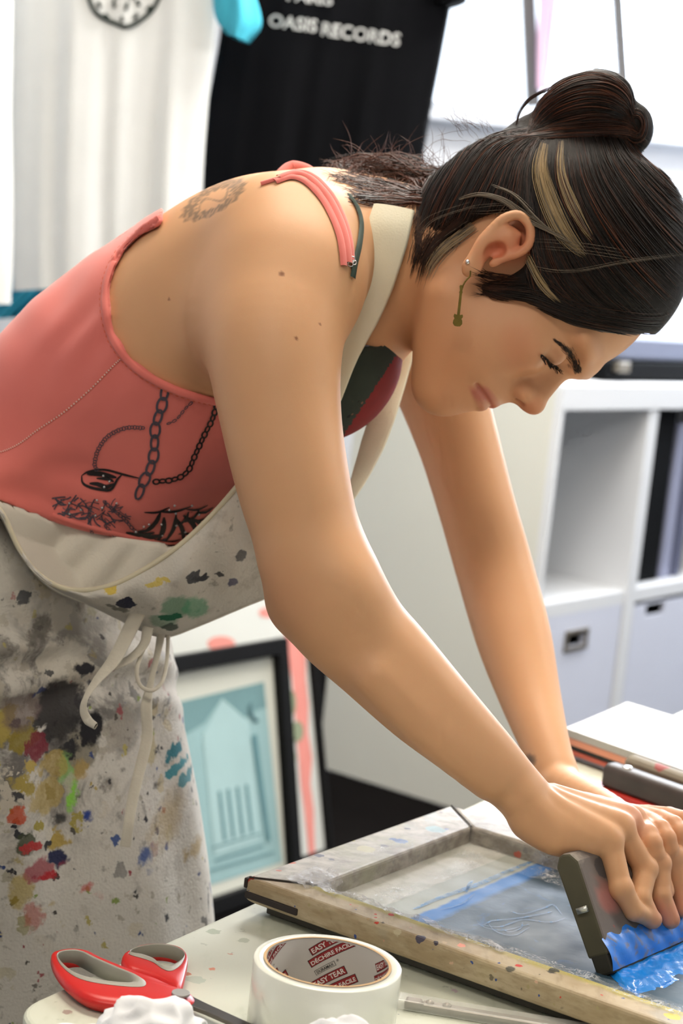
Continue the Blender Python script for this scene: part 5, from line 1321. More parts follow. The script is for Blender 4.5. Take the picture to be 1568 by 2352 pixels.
# ---- apron
B = torso(0.0); B.cone(J(800, 625, 1.585), hp(-32, -72, 0), .066, .052, .045); B.cone(J(840, 560, 1.58), hp(-50, -60, 0), .05, .045, .03)
cv, cf = B.mesh((-.60, -.36, 1.40), (.20, .34, 1.86), .006, 0); CORE = bvh_of(cv, cf)
keepf = [t_ for t_ in tri if bv[t_[0], 2] > 1.455]; BVHC = BVHTree.FromPolygons([Vector(q) for q in bv.tolist()], keepf)
def px_blobs(t, base, L, warp=.022):
    """single stains, each with its own place on the cloth: x, y, distance, radius in mm, squash, colour, softness, strength"""
    w = t.vmath('SCALE', t.vmath('SUBTRACT', t.noise(75, 4, .65, col=True), (.5, .5, .5)), warp)
    pos = t.vmath('ADD', t.pos, w)
    for (x, y, d, r, sq_, col, soft, st) in L:
        c = P(x, y, d); dv = t.vmath('MULTIPLY', t.vmath('SUBTRACT', pos, tuple(c)), (1, .08, sq_)); r = r * (1.2 if r <= 9 else .88); st = min(1, st * 1.12); f = t.step(t.math('SUBTRACT', r / 1000, t.vmath('LENGTH', dv)), 0, soft * r / 2200)
        base = t.mix(t.math('MULTIPLY', f, st), base, col)
    return base
def cloth_mat(name, heavy):
    t = NT(name)
    base = t.mix(t.noise(7, 4, .6), '#c2bdb3', '#dad6cd')
    base = t.mix(t.math('MULTIPLY', t.step(t.noise(22, 5, .7), .54, .72), .45), base, '#877f73')
    base = t.mix(t.math('MULTIPLY', t.step(t.noise(5, 3), .5, .7), .35), base, '#cfccc8')
    if heavy:
        z = t.n.new('ShaderNodeSeparateXYZ'); t.l.new(t.pos, z.inputs[0])
        def band(x, y, d, r0, r1): c = P(x, y, d); return t.step(t.vmath('LENGTH', t.vmath('MULTIPLY', t.vmath('SUBTRACT', t.pos, tuple(c)), (1, .6, 1))), r1, r0)
        core = band(10, 1830, 1.5, .05, .22); dark = band(90, 1690, 1.5, .04, .15); low = band(150, 1980, 1.5, .10, .36)
        base = t.mix(t.math('MULTIPLY', t.math('MULTIPLY', dark, t.step(t.noise(16, 5, .7, dist=.6), .42, .58)), .85), base, '#4b4746')
        base = splat(t, base, [
            (26, .66, .12, ['#b0984e', '#c9c1b2', '#8d8778', '#a8964f', '#d0cabd', '#77736c'], core),
            (24, .56, .10, ['#3d3c3f', '#a9a297', '#565049', '#c7c1b5', '#2c2c30', '#b0a99c'], dark),
            (44, .46, .05, ['#a79a50', '#3a3a3e', '#b7b0a4', '#39497c', '#9b9458', '#b8a25a', '#94484a', '#4b4a4c', '#c3bdb0', '#8b857a'], core)], .55)
        base = splat(t, base, [
            (50, .32, .04, ['#a05a5c', '#b9b3a6', '#4a4b4e', '#aea896', '#4d5f8e', '#b0a566', '#b3ada0', '#7c7770', '#a7a092'], low),
            (80, .28, .03, ['#33333a', '#b0aa9d', '#9a4a50', '#aaa498', '#5a564f', '#3a4a78', '#b5ae9f', '#8a9a58', '#4a4744', '#aba598'], low),
            (22, .15, .06, ['#454443', '#c7c0b2', '#4a4a4c', '#bab3a6', '#c2bbae'], None)], .6)
    base = t.mix(t.math('MULTIPLY', t.step(t.noise(60, 4, .7), .60, .70), .5), base, '#5f5a53')
    return t, base
t, base = cloth_mat('apron_cloth', True)
base = px_blobs(t, base, [(60, 1480, 1.47, 9, .6, '#5a5650', .8, .7), (30, 1400, 1.48, 8, 1.4, '#44464c', .5, .8), (155, 1600, 1.46, 13, 1.3, '#2b2a30', .4, .95), (165, 1640, 1.46, 12, 1.4, '#3f4250', .4, .8), (95, 1695, 1.46, 26, .7, '#2e2c2e', .5, .85), (165, 1750, 1.46, 15, .6, '#1f1e22', .4, .9), (220, 1774, 1.47, 7, 1, '#4a4842', .4, .9),
    (375, 1795, 1.57, 12, .9, '#2f7480', .3, .9), (380, 1836, 1.57, 15, 2.2, '#2f8590', .25, .85), (410, 1850, 1.6, 9, 1.4, '#34808a', .3, .8), (300, 2070, 1.49, 14, .9, '#30508e', .5, .8), (315, 2095, 1.5, 8, .6, '#31508f', .4, .8), (158, 1962, 1.46, 8, .7, '#27408c', .3, .9), (88, 1970, 1.46, 10, .9, '#3a3a38', .5, .8), (95, 1955, 1.46, 8, .8, '#26262a', .5, .8),
    (115, 1860, 1.46, 7, .4, '#8cc850', .3, .9), (122, 1905, 1.46, 8, .35, '#90d055', .3, .9), (104, 1840, 1.46, 9, .5, '#8fbf70', .4, .7), (85, 1825, 1.46, 15, .8, '#b59c52', .4, .6), (68, 1898, 1.46, 15, .7, '#b8a055', .4, .6), (140, 1850, 1.46, 12, .6, '#bb9c50', .4, .6), (112, 1880, 1.46, 8, .5, '#c0b9ab', .4, .7), (20, 1745, 1.46, 15, .9, '#8a7a28', .4, .8), (48, 1770, 1.46, 12, .7, '#7a2434', .4, .8), (60, 1735, 1.46, 6, .8, '#d8d4cc', .3, .9),
    (25, 2000, 1.46, 12, .9, '#434b33', .5, .8), (35, 2010, 1.46, 8, 1.6, '#b53838', .4, .85), (50, 2075, 1.46, 14, .8, '#a04450', .5, .75), (65, 2095, 1.46, 9, 1.6, '#b5282f', .4, .85), (92, 2060, 1.46, 9, .8, '#2c3050', .4, .9), (100, 2072, 1.46, 10, 1, '#b53a40', .5, .7), (160, 2135, 1.47, 12, 1.4, '#c25a54', .6, .7), (185, 2160, 1.47, 10, .7, '#c04a48', .6, .7), (40, 2180, 1.47, 12, .6, '#b86258', .6, .6),
    (325, 1910, 1.50, 14, .8, '#26252a', .5, .9), (205, 1885, 1.47, 8, .5, '#302e2e', .5, .8), (275, 1880, 1.48, 12, 1, '#3b3836', .7, .7), (385, 1700, 1.56, 9, .4, '#26262a', .5, .85), (362, 1670, 1.55, 8, .4, '#2a2a2e', .5, .85), (410, 1750, 1.58, 10, .5, '#70404a', .6, .7), (352, 1560, 1.54, 7, .8, '#7b8f52', .5, .7), (310, 1712, 1.5, 12, .6, '#8fbb6a', .6, .6), (350, 2000, 1.5, 22, .5, '#a58b52', .9, .55), (430, 2020, 1.6, 9, .8, '#a58b52', .7, .6), (325, 2060, 1.5, 5, .8, '#7ec04a', .3, .9), (298, 2105, 1.49, 5, .7, '#86c850', .3, .9), (390, 2075, 1.55, 5, .8, '#86c04e', .4, .8), (75, 2250, 1.46, 10, 1, '#3c3a3a', .7, .7), (10, 2120, 1.46, 14, .6, '#b0993a', .6, .6), (5, 1925, 1.46, 8, 1, '#c2502e', .4, .8), (12, 1680, 1.46, 20, .9, '#6b5a58', .7, .6)])
t.set(color=base, rough=.9); t.bump(t.math('ADD', t.noise(420, 3), t.math('MULTIPLY', t.noise(30, 4), 1.5)), .5, .0012); m_apron = t.mat
t, base = cloth_mat('bib_cloth', False)
base = px_blobs(t, base, [(400, 1405, 1.5, 15, .9, '#4f8d6c', .8, .65), (440, 1415, 1.5, 14, 1, '#5aa27c', .6, .65), (370, 1432, 1.52, 16, 1.4, '#5b8a70', .9, .6), (388, 1424, 1.52, 8, 2.2, '#146044', .3, .95), (385, 1452, 1.53, 7, 1.5, '#3a4d44', .5, .8), (288, 1387, 1.5, 6, 1.2, '#23263a', .25, .95), (270, 1408, 1.5, 7, 2, '#6c6a62', .5, .85), (252, 1393, 1.5, 4, 1.5, '#6e6c64', .5, .8), (553, 1278, 1.5, 3.6, .7, '#5a5b5e', .5, .8), (446, 1325, 1.5, 4.5, .8, '#3a3c42', .4, .85), (462, 1330, 1.5, 6, 2.5, '#3a3b40', .4, .9), (503, 1330, 1.5, 3, 1, '#3c3c42', .3, .8), (258, 1342, 1.5, 5, .9, '#cdb23c', .4, .8), (355, 1337, 1.5, 7, 3, '#cfb84c', .5, .75), (378, 1330, 1.5, 5, 2.5, '#cfb84c', .5, .75), (530, 1352, 1.5, 4, .9, '#5c5c74', .4, .8)], .014)
t.set(color=base, rough=.9); t.bump(t.math('ADD', t.noise(420, 3), t.math('MULTIPLY', t.noise(26, 4), 1.5)), .5, .0012); m_bib = t.mat
m_bibin = simple('bib_inside', '#e8e3d6', .95, .03, 10, .3, 500); m_tie = simple('apron_tie', '#cbc5b6', .9, .06, 60, .4, 300); m_hem = simple('apron_hem', '#cfc7ad', .9, .04, 60)
# skirt: cross sections around the hips, hanging
RY = [(1130, 90), (1200, 170), (1260, 250), (1350, 335), (1460, 388), (1560, 399), (1700, 420), (1850, 449), (2000, 474), (2110, 488), (2300, 508), (2600, 540), (3000, 560)]
rows = []; NR, NT_ = 150, 130
for i in range(NR):
    y0 = 1095 + (3000 - 1095) * i / (NR - 1); q = (y0 - 1130) / 1870
    xc = -90 - (y0 - 1130) * .05; Zc = 1.67 + .10 * q; R_ = np.interp(y0, [a for a, _ in RY], [b for _, b in RY])
    a_ = (R_ - xc) * Zc / FPX; b_ = .182 + .025 * q; row = []
    for j in range(NT_):
        th = math.radians(-75 + 300 * j / (NT_ - 1))
        fold = .007 * q * math.sin(th * 9 + 2.5 * math.sin(q * 4)) + .005 * math.sin(th * 5 + q * 7) * min(1, q * 3)
        fold += .006 * math.exp(-((y0 - 1560 + 40 * math.sin(th * 2)) / 70) ** 2) * math.sin(y0 / 15 + 2.2 * math.sin(th * 3)) + .004 * math.exp(-((y0 - 1450) / 60) ** 2) * math.sin(y0 / 18 + th * 2)
        fold += .010 * math.exp(-((th - 1.15) / .10) ** 2) * min(1, max(0, (y0 - 1500) / 200)) * math.exp(-((y0 - 1750) / 260) ** 2) - .006 * math.exp(-((th - .98) / .09) ** 2) * math.exp(-((y0 - 1750) / 260) ** 2)
        ed = 1 - math.exp(-(th / .22) ** 2)
        f_ = fold * (.25 + .75 * ed)
        X = (xc - 784) * Zc / FPX + (a_ + f_) * math.cos(th) ; Zq = Zc - (b_ + f_) * math.sin(th)
        row.append([X, (1176 - y0) / FPX * Zc, Zq])
    rows.append(row)
sk_ = np.array(rows); g = sk_.reshape(-1, 3)
ff = np.array([(i * NT_ + j, i * NT_ + j + 1, (i + 1) * NT_ + j + 1, (i + 1) * NT_ + j) for i in range(NR - 1) for j in range(NT_ - 1)])
SKB = bvh_of(g, ff)
apron = MB().add(c2w(g), ff.tolist(), 0).build('apron_skirt', m_apron, woman, smooth=True, recalc=False)
md = apron.modifiers.new('solid', 'SOLIDIFY'); md.thickness = .0016
# bib: one sheet from its near edge down, round the sag and up behind
E_ = smoothpath([(-120, 1100), (-40, 1130), (5, 1180), (45, 1262), (90, 1320), (150, 1352), (225, 1352), (300, 1325), (400, 1262), (480, 1190), (550, 1110), (610, 1030), (690, 960)], 90)
S_ = smoothpath([(-120, 1110), (-40, 1145), (10, 1200), (60, 1290), (120, 1352), (200, 1388), (270, 1422), (330, 1452), (385, 1464), (460, 1438), (560, 1396), (640, 1362), (740, 1300)], 90)
T_ = smoothpath([(-120, 1090), (-40, 1110), (20, 1130), (90, 1160), (170, 1190), (250, 1210), (320, 1222), (400, 1228), (460, 1205), (520, 1150), (580, 1080), (640, 1010), (720, 940)], 90)
rows = []
for i in range(90):
    s_ = i / 89; row = []
    dn, db, df = 1.485 + .01 * s_, 1.565, 1.555
    for j in range(46):
        if j <= 18:
            q = j / 18; p = E_[i] * (1 - q) + S_[i] * q; d = dn + (db - dn) * q ** 1.8 - .012 * math.sin(q * math.pi)
        else:
            q = (j - 18) / 27; p = S_[i] * (1 - q) + T_[i] * q; d = db + (df - db) * (q ** .7)
        wob = .004 * math.sin(i * .35 + j * .3) * math.sin(j / 18 * math.pi if j <= 18 else 0) + .003 * math.sin(i * .8 - j * .22) * (q * (1 - q) * 4)
        c = J(p[0], p[1], d + wob)
        row.append(c)
    rows.append(row)
G = np.array(rows)
for _ in range(2): G[1:-1, 1:-1, 2] = (G[:-2, 1:-1, 2] + G[2:, 1:-1, 2] + G[1:-1, :-2, 2] + G[1:-1, 2:, 2] + 2 * G[1:-1, 1:-1, 2]) / 6
for i in range(90):
    for j in range(46):
        c = G[i, j]; x_, y_ = 784 + FPX * c[0] / c[2], 1176 - FPX * c[1] / c[2]
        if j > 18 and y_ < np.interp(x_, [a for a, _ in HEM], [b for _, b in HEM]) + 6:
            h_, _n = hit(x_, y_, TB)
            if h_ is not None: G[i, j] = J(x_, y_, max(c[2], h_[2] + .010))
            continue
        for bv_, mg in ((CORE, .009), (BVHC, .004), (SKB, .004 + .004 * (j <= 18))):
            h_, _n = hit(x_, y_, bv_)
            if h_ is not None and c[2] > h_[2] - mg: c = J(x_, y_, h_[2] - mg)
        G[i, j] = c
W_ = c2w(G.reshape(-1, 3)).reshape(G.shape)
mb = MB().grid(W_[:, :19], 0).grid(W_[:, 18:], 1)
bib = mb.build('apron_bib', [m_bib, m_bibin], woman, smooth=True, recalc=False); md = bib.modifiers.new('solid', 'SOLIDIFY'); md.thickness = .0016
MB().tube(W_[:, 0] , .0022, 8).build('bib_hem', m_hem, bib, smooth=True)
# ties
def free_ribbon(mb, pts, w, m=0, n=60, roll=None, th=.0012, bvh=None, lift=.006):
    q = smoothpath([p[:2] for p in pts], n); d = np.interp(np.linspace(0, 1, n), np.linspace(0, 1, len(pts)), [p[2] for p in pts])
    C = []
    for (x, y), dd in zip(q, d):
        if bvh is not None:
            h_, _ = hit(x, y, bvh)
            if h_ is not None: dd = min(dd, h_[2] - lift)
        C.append(J(x, y, dd))
    C = np.array(C)
    for _ in range(3): C[1:-1, 2] = (C[:-2, 2] + 2 * C[1:-1, 2] + C[2:, 2]) / 4
    t_ = np.gradient(C, axis=0); t_ /= np.linalg.norm(t_, axis=1)[:, None]; ww = np.interp(np.linspace(0, 1, n), np.linspace(0, 1, len(w)), w) / FPX * C[:, 2] / 2
    ro = np.interp(np.linspace(0, 1, n), np.linspace(0, 1, len(roll)), roll) if roll else np.zeros(n)
    rows = []
    for i in range(n):
        v_ = C[i] / np.linalg.norm(C[i]); s_ = np.cross(t_[i], v_); s_ /= np.linalg.norm(s_) + 1e-9; nn = np.cross(s_, t_[i]); s2 = s_ * math.cos(ro[i]) + nn * math.sin(ro[i]); n2 = np.cross(s2, t_[i])
        rows.append([C[i] + s2 * ww[i] * math.cos(a) + n2 * th * math.sin(a) for a in np.linspace(0, 2 * math.pi, 13)])
    mb.grid(c2w(np.array(rows).reshape(-1, 3)).reshape(n, 13, 3), m)
mb = MB(); free_ribbon(mb, [(318, 1405, 1.52), (296, 1450, 1.52), (262, 1515, 1.50), (220, 1566, 1.48), (196, 1605, 1.47), (192, 1632, 1.47), (202, 1654, 1.47), (220, 1668, 1.46)], [34, 34, 32, 24, 18, 20, 22, 16], bvh=SKB, roll=[0, .1, .3, .7, .9, .4, .2, .2]); mb.build('apron_tie', m_tie, apron, smooth=True, recalc=False)
mb = MB(); free_ribbon(mb, [(340, 1440, 1.53), (330, 1480, 1.53), (300, 1512, 1.52), (262, 1530, 1.51), (235, 1540, 1.51)], [26, 24, 22, 20, 10], bvh=SKB, roll=[.2, .5, .6, .3, .2]); mb.build('apron_tie', m_tie, apron, smooth=True, recalc=False)
mb = MB(); free_ribbon(mb, [(348, 1450, 1.55), (328, 1495, 1.53), (314, 1540, 1.52), (322, 1574, 1.52), (348, 1586, 1.52), (372, 1566, 1.53), (383, 1520, 1.55), (386, 1460, 1.56)], [9, 9, 10, 9, 9, 9, 9, 9], bvh=SKB); mb.build('apron_tie', m_tie, apron, smooth=True, recalc=False)
mb = MB(); free_ribbon(mb, [(372, 1445, 1.56), (362, 1500, 1.55), (348, 1560, 1.54), (336, 1620, 1.53), (338, 1690, 1.53), (325, 1752, 1.52), (306, 1830, 1.50), (296, 1890, 1.49), (288, 1945, 1.49)], [20, 16, 14, 26, 26, 26, 26, 24, 26], bvh=SKB, roll=[0, .3, .3, 0, .2, 0, .2, 0, 0]); mb.build('apron_tie', m_tie, apron, smooth=True, recalc=False)
# neck strap: over the near side of the neck, and the far run seen below the throat
def strap_mat():
    t = NT('neck_strap'); base = t.mix(t.noise(30, 4), '#e2dcc0', '#eee9d6')
    base = px_blobs(t, base, [(812, 680, 1.47, 5, .45, '#e0c318', .25, 1), (828, 680, 1.47, 3.2, .9, '#dcc428', .3, .9), (872, 892, 1.58, 4, .6, '#c9a81c', .3, .9), (863, 905, 1.58, 4, .6, '#c9a81c', .3, .9)], .005)
    t.set(color=base, rough=.9); t.bump(t.noise(700, 3), .3, .0006); return t.mat
m_strap = strap_mat(); mb = MB()
surf_pts = [(905, 476), (888, 540), (864, 620), (838, 696), (806, 770), (782, 835), (762, 900), (735, 970)]
q = smoothpath(surf_pts, 60); C = []
for x, y in q:
    h_, _ = hit(x + 12, y, CORE); h2, _ = hit(x - 22, y, CORE); dd = min([k[2] for k in (h_, h2) if k is not None] + [1.53]); C.append(dd - .005)
C = np.array(C)
for _ in range(14): C[1:-1] = (C[:-2] + C[1:-1] + C[2:]) / 3
C = np.minimum(C, np.linspace(1.53, 1.505, 60))
free_ribbon(mb, [(x, y, d) for (x, y), d in zip(q, C)], [96, 104, 100, 88, 68, 56, 50], n=60, th=.0022, roll=[.15, .1, 0, 0, .1, .3])
nb = smoothpath([CAM + ray(x, y) * d for x, y, d in ((905, 478, 1.530), (905, 464, 1.545), (912, 462, 1.58), (925, 470, 1.63), (940, 520, 1.67), (945, 620, 1.68))], 24)
sd = CB.T @ np.array([.018, .002, 0]); mb.grid(np.stack([nb - sd, nb - sd * .3 + Z * .001, nb + sd * .4 + Z * .001, nb + sd], 1), 0)
mb.build('neck_strap', m_strap, bib, smooth=True, recalc=False)
mb = MB(); free_ribbon(mb, [(925, 740, 1.66), (926, 800, 1.65), (905, 870, 1.64), (880, 950, 1.62), (856, 1020, 1.61), (828, 1090, 1.60), (805, 1140, 1.59), (770, 1200, 1.58)], [48, 50, 58, 60, 56, 40, 24, 20], n=60, th=.0016, roll=[.2, .1, .0, .1, .2, .3, .6]); mb.build('neck_strap', m_strap, bib, smooth=True, recalc=False)
print('clothes', time.time() - _t0)
# ================================================================ hair, brows, lashes, earrings
B = SDF()
B.ell(hp(-5, 10, 0), (.1045, .1000, .0855), HAX, .02)
B.ell(hp(-34, -10, 0), (.078, .078, .076), HAX, .02)
B.ell(J(1480, 560, 1.50), (.028, .05, .04), None, .04)
B.cone(J(1035, 478, 1.53), J(982, 575, 1.502), .024, .022, .025)
clip_px(B, [(930, 462), (942, 540), (958, 600), (990, 596), (1010, 574), (1050, 552), (1072, 520), (1120, 494), (1172, 490), (1214, 522), (1220, 572), (1200, 614), (1150, 642), (1108, 650), (1098, 664), (1112, 684), (1150, 692), (1200, 688), (1245, 712), (1300, 742), (1350, 757), (1410, 766), (1460, 768), (1488, 766), (1500, 790), (1535, 792), (1566, 770), (1620, 640), (1640, 420), (1560, 250), (1300, 200), (1100, 220), (960, 330)], .008)
# bun and the loose tail lying on the back
B.ell(J(1335, 243, 1.495), (.037, .0250, .036), np.array([cu(np.array([.93, .36, 0])), cu(np.array([-.36, .93, 0])), [0, 0, 1]]), .010)
B.ell(J(1385, 232, 1.50), (.024, .020, .032), None, .012)
B.ell(J(1455, 288, 1.505), (.0125, .0165, .020), None, .006)
B.cone(J(1215, 305, 1.505), J(1440, 305, 1.505), .012, .016, .018)
B.chain([J(1010, 470, 1.58), J(960, 440, 1.59), (J(890, 425, 1.60)), J(830, 432, 1.60), J(775, 412, 1.60)], [.026, .020, .0135, .0085, .003], .02)
hv, hf_ = B.mesh((.02 - .06, .06, 1.36), (.33, .36, 1.68), .0028, 1); hv, hf_ = keep_big(hv, hf_)
HB = bvh_of(hv, hf_)
N_ = vnormals(hv, hf_); hx, hy = proj(hv)
t = NT('hair'); g_ = t.noise(260, 3, .6)
t.set(color=t.mix(t.noise(60, 4), '#0e0b09', '#1c1512'), rough=.6, spec=.15); t.bump(g_, .5, .001); m_hair = t.mat
def hmat(n, c, r=.48): return simple(n, c, r, .12, 80, spec=.3)
m_h1, m_h2, m_h3, m_hbl, m_hgr = hmat('hair_dark', '#1c1512'), hmat('hair_brown', '#382015'), hmat('hair_brown_light', '#5a3322'), hmat('hair_blonde', '#a8906a', .45), hmat('hair_ash', '#7d7264', .45)
hair = MB().add(c2w(hv), hf_.tolist(), 0)
class Strands:
    def __init__(s): s.P, s.R, s.M = [], [], []
    def add(s, C, r, m): s.P.append(np.asarray(C)); s.R.append(r); s.M.append(m)
    def flush(s, mb, k=3):
        V, F, Mi, o = [], [], [], 0
        for C, r, m in zip(s.P, s.R, s.M):
            n = len(C); t_ = np.gradient(C, axis=0); t_ /= np.linalg.norm(t_, axis=1)[:, None] + 1e-12
            v_ = C / np.linalg.norm(C, axis=1)[:, None]; a = np.cross(t_, v_); a /= np.linalg.norm(a, axis=1)[:, None] + 1e-12; b = np.cross(a, t_)
            rr = r * np.minimum(1, np.minimum(np.linspace(.25, 5, n), np.linspace(4, .12, n)))[:, None]
            for q in range(k):
                an = 2 * math.pi * q / k + .5; V.append(C + rr * (math.cos(an) * a + math.sin(an) * b))
            i = np.arange(n - 1)
            for q in range(k):
                q2 = (q + 1) % k; F.append(np.stack([o + q * n + i, o + q * n + i + 1, o + q2 * n + i + 1, o + q2 * n + i], 1)); Mi += [m] * (n - 1)
            o += n * k
        V = np.concatenate(V); F = np.concatenate(F); base = mb.n
        mb.v.append(c2w(V)); mb.f.extend(map(tuple, (F + base).tolist())); mb.m.extend(Mi); mb.n += len(V)
ST = Strands(); rg = np.random.default_rng(21)
GU = [[(1700, 470), (1640, 430), (1590, 400), (1540, 360), (1500, 325), (1455, 300)],
      [(1680, 560), (1610, 500), (1540, 440), (1490, 390), (1450, 350), (1425, 305)],
      [(1640, 660), (1560, 590), (1490, 510), (1430, 430), (1395, 370), (1375, 305)],
      [(1580, 725), (1500, 650), (1430, 570), (1370, 480), (1335, 400), (1320, 305)],
      [(1535, 775), (1450, 700), (1375, 620), (1320, 530), (1288, 430), (1285, 308)],
      [(1495, 772), (1400, 715), (1330, 650), (1280, 560), (1258, 450), (1262, 310)],
      [(1440, 762), (1350, 712), (1285, 655), (1248, 570), (1240, 450), (1252, 312)],
      [(1420, 762), (1320, 732), (1230, 690), (1212, 600), (1222, 450), (1245, 312)],
      [(1200, 600), (1222, 560), (1225, 500), (1215, 430), (1220, 370), (1240, 315)],
      [(1150, 496), (1170, 465), (1180, 420), (1190, 380), (1205, 345), (1240, 312)],
      [(1060, 548), (1100, 490), (1130, 430), (1150, 380), (1180, 340), (1235, 308)],
      [(995, 592), (1040, 500), (1075, 430), (1110, 370), (1150, 330), (1232, 302)],
      [(962, 600), (985, 500), (1025, 420), (1065, 355), (1120, 310), (1230, 292)],
      [(948, 500), (965, 440), (1005, 370), (1055, 320), (1120, 292), (1228, 285)]]
GU = np.array(GU, float)
def on_hair(path, lift, n, jit=0):
    q = smoothpath(path, n); C = []
    last = None
    for x, y in q:
        h_, nn = hit(x, y, HB)
        if h_ is None:
            if sum(c is not None for c in C) >= 5: break
            C = []; continue
        last = h_[2]; C.append(h_ + nn * lift)
    if len(C) < 4: return None
    C = np.array(C)
    for _ in range(2): C[1:-1] = (C[:-2] + C[1:-1] * 2 + C[2:]) / 4
    return C
for k in range(2300):
    s_ = rg.uniform(0, 13 - 1e-6); i = int(s_); u = s_ - i; g = GU[i] * (1 - u) + GU[i + 1] * u
    c0_, c1_ = (0, 1) if rg.random() < .5 else (rg.uniform(0, .5), rg.uniform(.55, 1))
    path = smoothpath(g, 24); path = path[int(c0_ * 23):max(int(c1_ * 23) + 1, int(c0_ * 23) + 5)]
    path = path + np.cumsum(rg.normal(0, .7, path.shape), 0) + rg.normal(0, 4, 2)
    C = on_hair(path, rg.uniform(-.0004, .0016), 18)
    if C is None: continue
    ST.add(C, rg.uniform(.00022, .00055), int(rg.choice([1, 2, 3], p=[.70, .24, .06])))
# sideburn and fringe hair running along the temple towards the forehead
for k in range(420):
    o = abs(rg.normal(0, 1)); q = smoothpath([(1100, 668 - 10 * o), (1150, 688 - 14 * o), (1225, 702 - 18 * o), (1320, 742 - 22 * o), (1420, 762 - 24 * o), (1500, 775 - 26 * o), (1570, 760 - 30 * o)], 40) + rg.normal(0, 1.5, 2)
    a, b = sorted(rg.integers(0, 40, 2))
    if b - a < 9: continue
    C = on_hair(q[a:b] + np.cumsum(rg.normal(0, .4, (b - a, 2)), 0), rg.uniform(0, .0018), 16)
    if C is not None: ST.add(C, rg.uniform(.0002, .0005), int(rg.choice([1, 2], p=[.7, .3])))
# fine hair breaking the hairline
for k in range(300):
    s_ = rg.uniform(10.3, 13 - 1e-6); i = int(s_); u = s_ - i; g = GU[i] * (1 - u) + GU[i + 1] * u
    d = g[1] - g[0]; st = g[0] - unit(d) * rg.uniform(-6, 14) + rg.normal(0, 5, 2); e_ = g[0] + unit(d + rg.normal(0, 14, 2)) * rg.uniform(30, 80)
    if s_ < 1: continue
    q = smoothpath([st, (st + e_) / 2 + rg.normal(0, 4, 2), e_], 9); C = []
    for x, y in q:
        hs = [h for h, _ in (hit(x, y, BVH), hit(x, y, HB)) if h is not None]
        if not hs: break
        C.append(J(x, y, min(h[2] for h in hs) - .0008))
    if len(C) == 9: ST.add(np.array(C), rg.uniform(.00012, .00025), 2)
def lock(path, w0, n, mats, r=(.0002, .0004), lift=.0022, cnt=40):
    for k in range(cnt):
        o = rg.normal(0, 1); q = smoothpath(path, 20); t_ = np.gradient(q, axis=0); nn = np.stack([-t_[:, 1], t_[:, 0]], 1) / np.linalg.norm(t_, axis=1)[:, None]
        w = np.interp(np.linspace(0, 1, 20), np.linspace(0, 1, len(w0)), w0); a, b = sorted(rg.uniform(0, 1, 2)); a *= .3; b = 1 - (1 - b) * .4
        q = q + nn * (o * w)[:, None] * .5 + np.cumsum(rg.normal(0, .35, q.shape), 0); q = q[int(a * 19):int(b * 19) + 1]
        if len(q) < 5: continue
        C = on_hair(q, lift + rg.uniform(-.0006, .001), 16)
        if C is not None: ST.add(C, rg.uniform(*r), int(rg.choice(mats)))
lock([(1250, 335), (1240, 400), (1262, 470), (1290, 530), (1322, 570), (1350, 592)], [10, 15, 18, 17, 12, 5], 20, [4, 4, 4, 5], cnt=80)
lock([(1288, 330), (1284, 400), (1308, 470), (1335, 520), (1365, 560)], [6, 10, 14, 10, 5], 20, [4, 4, 5, 3], cnt=46)
lock([(1210, 560), (1222, 610), (1250, 660), (1290, 700)], [3, 7, 8, 4], 20, [4, 5], cnt=34)
lock([(1060, 462), (1110, 452), (1170, 470), (1230, 515), (1290, 548), (1330, 570)], [1, 3, 4, 5, 5, 2], 20, [5, 5, 4], cnt=26, lift=.0035)
lock([(1130, 430), (1180, 450), (1230, 500), (1270, 540)], [3, 4, 4, 2], 20, [5], cnt=10, lift=.003)
# strand lock escaping behind the ear, over the neck
for (pth, w0, mt, cnt) in (([(1088, 518), (1050, 545), (1015, 572), (990, 602), (972, 636)], 9, [4, 5, 5], 60), ([(1060, 500), (1010, 540), (985, 575), (968, 610), (958, 650)], 12, [1, 2], 60), ([(960, 560), (950, 600), (940, 640)], 10, [1, 2], 16)):
    for k in range(cnt):
        q = smoothpath(pth, 12) + rg.normal(0, 1) * np.array([w0 * .7, w0 * .7]) * np.array([.7, .7]) + np.cumsum(rg.normal(0, .8, (12, 2)), 0); C = []
        for x, y in q[:int(rg.uniform(8, 12.9))]:
            hs = [h for h, _ in (hit(x, y, BVH), hit(x, y, HB)) if h is not None]
            if hs: C.append(J(x, y, min(h[2] for h in hs) - .003))
        if len(C) > 5: ST.add(np.array(C), rg.uniform(.0002, .00035), int(rg.choice(mt)))
# sideburn wisps over the ear
for k in range(60):
    y0 = rg.uniform(632, 690); q = smoothpath([(rg.uniform(1150, 1200), y0), (1130, y0 - rg.uniform(-4, 10)), (rg.uniform(1078, 1110), y0 - rg.uniform(-10, 16) - 8)], 10); C = []
    for x, y in q:
        hs = [h for h, _ in (hit(x, y, BVH), hit(x, y, HB)) if h is not None]
        if hs: C.append(J(x, y, min(h[2] for h in hs) - .0015))
    if len(C) > 5: ST.add(np.array(C), rg.uniform(.00018, .0003), 2)
